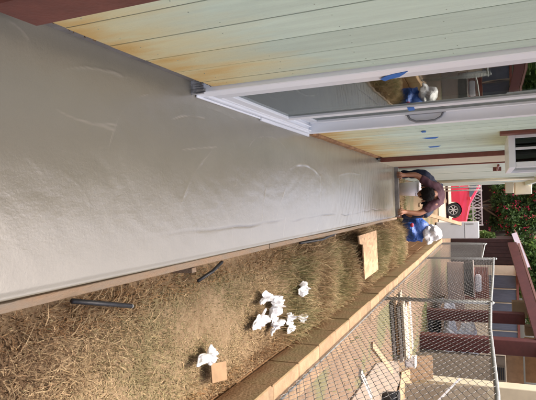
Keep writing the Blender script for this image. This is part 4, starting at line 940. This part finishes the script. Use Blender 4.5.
npost(311.5, 322, 16.0, ony(525, 318, 16).z, YG); npost(338, 352.5, 14.4, ony(540, 345, 14.4).z, YG)
# roof edge
ra, rb = ony(512, 243, 19), ony(537, 325, 15.2)
rdir = rb - ra
e2 = rb + rdir * .9
MB().bar(ra, e2, .06, .26, up=(0, 0, 1)).build('fascia', M_MAR, nb)
off = Vector((2.2, 8, 0.25)); up_ = Vector((0, 0, .16))
rv = [ra + up_, e2 + up_, e2 + up_ + off, ra + up_ + off]; MB().add(rv + [v + Vector((0, 0, .06)) for v in rv], [(0, 1, 2, 3), (7, 6, 5, 4), (0, 4, 5, 1), (1, 5, 6, 2), (2, 6, 7, 3), (3, 7, 4, 0)]).build('roof', M_ROOF, nb)
for (p0_, p1_, Y, dep, mt, nm) in (((512, 302), (527, 318), 18.2, .4, M_PALE, 'gable_block'), ((525, 327), (545, 337), 16.2, .4, M_PALE, 'gable_block'), ((506, 353.5), (524, 384), 15.2, .12, M_TAN, 'wood_panel'), ((524.5, 338), (545, 384), 15.5, .12, M_TAN, 'wood_panel')):
    a, b_ = ony(*p0_, Y), ony(*p1_, Y); MB().box((a.x, Y, a.z), (b_.x, Y + dep, b_.z)).build(nm, mt, nb, bevel=.008)
a, b_ = ony(470, 384.5, 12.5), ony(545, 400, 12.5); MB().box((a.x, 12.5, YG), (a.x + .5, 12.9, b_.z + .5)).build('corner_pier', M_CREAM, nb, bevel=.01)
# side wall of the house along the lower yard
MB().box((a.x + .51, 12.5, YG), (a.x + .7, 12.7, 3.0)).build('end_wall', M_CREAM, nb)
for k in range(8): MB().box((a.x + .55, -3 + k * 1.93, YG), (a.x + .72, -3 + k * 1.93 + 1.925, 3.0)).build('side_panel', (M_PALE, M_TAN, M_CREAM, M_MAR)[k % 4] if k in (2, 6, 3) else M_PALE, nb)
a, b_ = ony(494, 366, 14.6), ony(505, 381, 14.6)
vb = MB().box((a.x, 14.6, a.z), (b_.x, 14.64, b_.z)).build('vent', M_PALE, nb)
for k in range(5): zz = a.z + (b_.z - a.z) * (k + .5) / 5; MB().box((a.x + .02, 14.58, zz - .02), (b_.x - .02, 14.599, zz + .012)).build('louvre', M_BLACK, vb)
MB().box((ony(500, 353, 15).x, 14.65, YG), (ony(500, 386, 14.65).x, 14.75, ony(505.5, 370, 14.65).z)).build('low_wall', M_PALE, nb)

# pale boards fenced along the right: leaning plywood sheets
def sheet(pxs, Y, thick, mt, label, name='plywood_sheet', lean=.0, group='sheets of board in the lower yard'):
    a, b_ = ony(*pxs[0], Y), ony(*pxs[1], Y); z0 = YG; z1 = max(a.z, b_.z); x0_, x1_ = a.x, b_.x
    v = [(x0_, Y, z0), (x1_, Y, z0), (x1_, Y + lean, z1), (x0_, Y + lean, z1)]
    MBx = MB().add(v + [(p[0], p[1] + thick, p[2]) for p in v], [(0, 1, 2, 3), (7, 6, 5, 4), (0, 4, 5, 1), (1, 5, 6, 2), (2, 6, 7, 3), (3, 7, 4, 0)])
    return tag(MBx.build(name, mt), label, 'board', group)
sheet([(413, 357), (432, 383)], 12.2, .02, M_WOOD, 'brown board leaning in the lower yard beside the white box', lean=.25)
sheet([(410, 384), (488, 415)], 11.4, .02, M_PALE, 'large pale board at the right edge behind the fence', lean=.3)
sheet([(452, 355), (490, 383.5)], 13.6, .02, M_PALE, 'pale board standing behind the others below the dark louvres', lean=.1)
a, b_ = ony(440, 386, 11.3), ony(459, 400, 11.3)
tag(MB().bar(Vector((4.88, 11.0, YG)), Vector((3.71, 11.56, .54)), .05, .03).build('batten', M_WHITE), 'white batten leaning on the pale board at the right edge', 'batten')
# plywood flat on the ground
fz = YG + .05
def flat(pp, zz, mt, label):
    P_ = [onz(px, py, zz) for px, py in pp]; n = len(P_)
    mb = MB(); mb.v = [p.copy() for p in P_] + [p - Vector((0, 0, .018)) for p in P_]; mb.f = [tuple(range(n)), tuple(range(2 * n - 1, n - 1, -1))] + [(i, n + i, n + (i + 1) % n, (i + 1) % n) for i in range(n)]
    tag(mb.build('plywood_sheet', mt), label, 'board', 'sheets of board in the lower yard')
flat([(352, 400), (377, 363), (398, 360), (400, 380), (392, 402)], YG + .035, M_PLY, 'tan plywood sheet lying flat beside the lumber stack')
flat([(398, 400), (402, 372), (412, 368), (414, 402)], YG + .05, M_WOOD, 'brown board lying flat right of the plywood sheet')
# lumber stack
ls = thing('lumber_stack', 'low stack of weathered grey boards beyond the fence', 'lumber', onz(392, 330, YG)); 
p, q = onz(390, 303, YG), onz(394, 357, YG); p.z = q.z = YG
dl = (q - p); 
for r in range(4):
    for k in range(4):
        jit = Vector((random.uniform(-.15, .15), 0, 0)); o_ = Vector((0, k * .26, .04 + r * .065))
        MB().bar(p + o_ + jit, q + o_ + jit, .24, .05).build('board', (M_GREYB, M_PALE, M_GREYB, M_WOOD)[(k + r * 3) % 4], ls, bevel=.004)
# white tub
tb = ony(408, 362, 11.8); tz = gz(tb.x, 11.8)
wb_ = thing('white_box', 'small white box beside the lumber stack', 'box', (tb.x, 11.9, tz))
a, b_ = ony(403, 357.5, 11.8), ony(414, 368, 11.8)
MB().box((a.x, 11.8, tz), (b_.x, 12.05, b_.z)).build('container', M_WHITE, wb_, bevel=.01); MB().box((a.x - .01, 11.79, b_.z + .001), (b_.x + .01, 12.06, b_.z + .03)).build('lid', M_WHITE, wb_, bevel=.006)
# silver tarp heaps and tyres between the posts
for k, (px, py, Y, rd, lb) in enumerate(((447, 333, 18.0, (.75, .5, .36), 'crumpled silver tarp heap between the two maroon posts'), (466, 339, 18.6, (.55, .5, .33), 'upper silver tarp bundle beside the nearer maroon post'), (452, 353, 17.4, (.6, .4, .3), 'silver tarp heap to the right of the nearer maroon post'), (440, 314, 20.6, (.5, .4, .3), 'silver tarp lump left of the farther maroon post'))):
    c = ony(px, py, Y); c.z = max(c.z, YG + .12); tag(bm_obj(crumple(c, rd, 40 + k, .8, 4, 3.0, zmin=-.235 if Y < 20 else YG), 'tarp_heap', M_SILV), lb, 'tarp', 'silver tarps in the carport')
pl = thing('work_platform', 'low wooden platform under the silver tarps', 'platform', (4.2, 18.2, YG))
xa, xb_ = ony(430, 300, 18).x, ony(430, 372, 18).x
for k in range(6): MB().box((xa, 17.0 + k * .45, -.28), (xb_, 17.44 + k * .45, -.24)).build('plank', M_WOOD, pl, bevel=.004)
for x_ in (xa + .1, (xa + xb_) / 2, xb_ - .2):
    for y_ in (17.05, 19.5): MB().box((x_, y_, YG), (x_ + .1, y_ + .1, -.281)).build('leg', M_WOOD, pl)
for k, (px, py, Y, r, lb) in enumerate(((434, 325, 16.9, .30, 'black tyre lying between the maroon posts'), (430, 356, 15.2, .30, 'black tyre lying right of the nearer maroon post'), (462, 352, 17.3, .22, 'small black tyre on the tarp below the pale boards'))):
    c = ony(px, py, Y); c.z = max(c.z, YG + .1); t_ = MB(); n, m_2 = 26, 8
    for i in range(n):
        th = 2 * math.pi * i / n
        for j in range(m_2): ph = 2 * math.pi * j / m_2; rr = r + .09 * math.cos(ph); t_.v.append(c + Vector((rr * math.cos(th), rr * math.sin(th), .09 * math.sin(ph) + .1 * math.sin(th))))
    for i in range(n):
        for j in range(m_2): t_.f.append((i * m_2 + j, i * m_2 + (j + 1) % m_2, ((i + 1) % n) * m_2 + (j + 1) % m_2, ((i + 1) % n) * m_2 + j))
    tag(t_.build('tyre', M_RUBBER, smooth=True), lb, 'tyre', 'old tyres in the carport')
# red and white bench with dark bin on the porch
Y = 23.6; a, b_ = ony(465, 266, Y), ony(474, 298, Y)
bn = thing('porch_trough', 'dark grey trough resting on the low pinkish porch wall', 'trough', ((a.x + b_.x) / 2, NY + .1, ony(464, 280, NY).z))
zz = ony(464, 280, NY).z + .001
MB().add([(a.x, NY - .05, zz), (b_.x, NY - .05, zz), (b_.x + .1, NY - .1, zz + .36), (a.x - .1, NY - .1, zz + .36), (a.x, NY + .25, zz), (b_.x, NY + .25, zz), (b_.x + .1, NY + .3, zz + .36), (a.x - .1, NY + .3, zz + .36)], [(0, 1, 2, 3), (7, 6, 5, 4), (0, 4, 5, 1), (1, 5, 6, 2), (2, 6, 7, 3), (3, 7, 4, 0)]).build('tub', M_BLACK, bn, bevel=.02)
MB().box((a.x - .13, NY - .14, zz + .361), (b_.x + .13, NY + .34, zz + .40)).build('rim', M_GREYB, bn, bevel=.01)
a, b_ = ony(477, 268, 25.3), ony(489, 300, 25.3)
ch = thing('bench', 'red bench with a white cushion on the porch behind the fence', 'bench', ((a.x + b_.x) / 2, 25.4, YG))
MB().box((a.x, 25.6, a.z - .1), (b_.x, 25.68, b_.z)).build('backrest', M_RED, ch, bevel=.01); MB().box((a.x, 25.2, a.z - .18), (b_.x, 25.6, a.z - .101)).build('seat', M_RED, ch, bevel=.01)
MB().box((a.x + .3, 25.22, a.z - .1), (b_.x - .35, 25.58, a.z + .16)).build('cushion', M_WHITE, ch, bevel=.05, seg=2)
for x_ in (a.x + .02, b_.x - .1):
    for y_ in (25.22, 25.55): MB().box((x_, y_, YG), (x_ + .08, y_ + .06, a.z - .181)).build('leg', M_RED, ch)
# concrete drive beyond
tag(MB().box((-6, 20.8, YG + .012), (1.4, 31, YG + .03)).build('driveway', M_PAVE), kind='structure')
# loose clutter in the lower yard
for k, (a, b_, lb) in enumerate((((372, 345), (392, 372), 'loose tan offcut lying in the dirt near the fence'), ((402, 338), (409, 352), 'short brown offcut between lumber stack and tyre'), ((360, 372), (371, 398), 'long grey offcut lying beside the plywood sheet'))):
    p, q = onz(*a, YG + .018), onz(*b_, YG + .018)
    tag(MB().bar(p, q, .11, .04).build('offcut', (M_WOOD, M_TAN, M_GREYB)[k], bevel=.003), lb, 'offcut', 'loose timber in the lower yard')
bp_ = onz(381, 398, YG)
bb = thing('black_bucket', 'black bucket standing on the ground at the photo edge beyond the fence', 'bucket', bp_)
MB().tube([bp_, bp_ + Vector((0, 0, .15)), bp_ + Vector((0, 0, .3))], [.11, .125, .14], 18).build('pail', M_BLACK, bb, smooth=True)
MB().tube([bp_ + Vector((0, 0, .285)), bp_ + Vector((0, 0, .306))], .147, 18).build('rim', M_BLACK, bb)
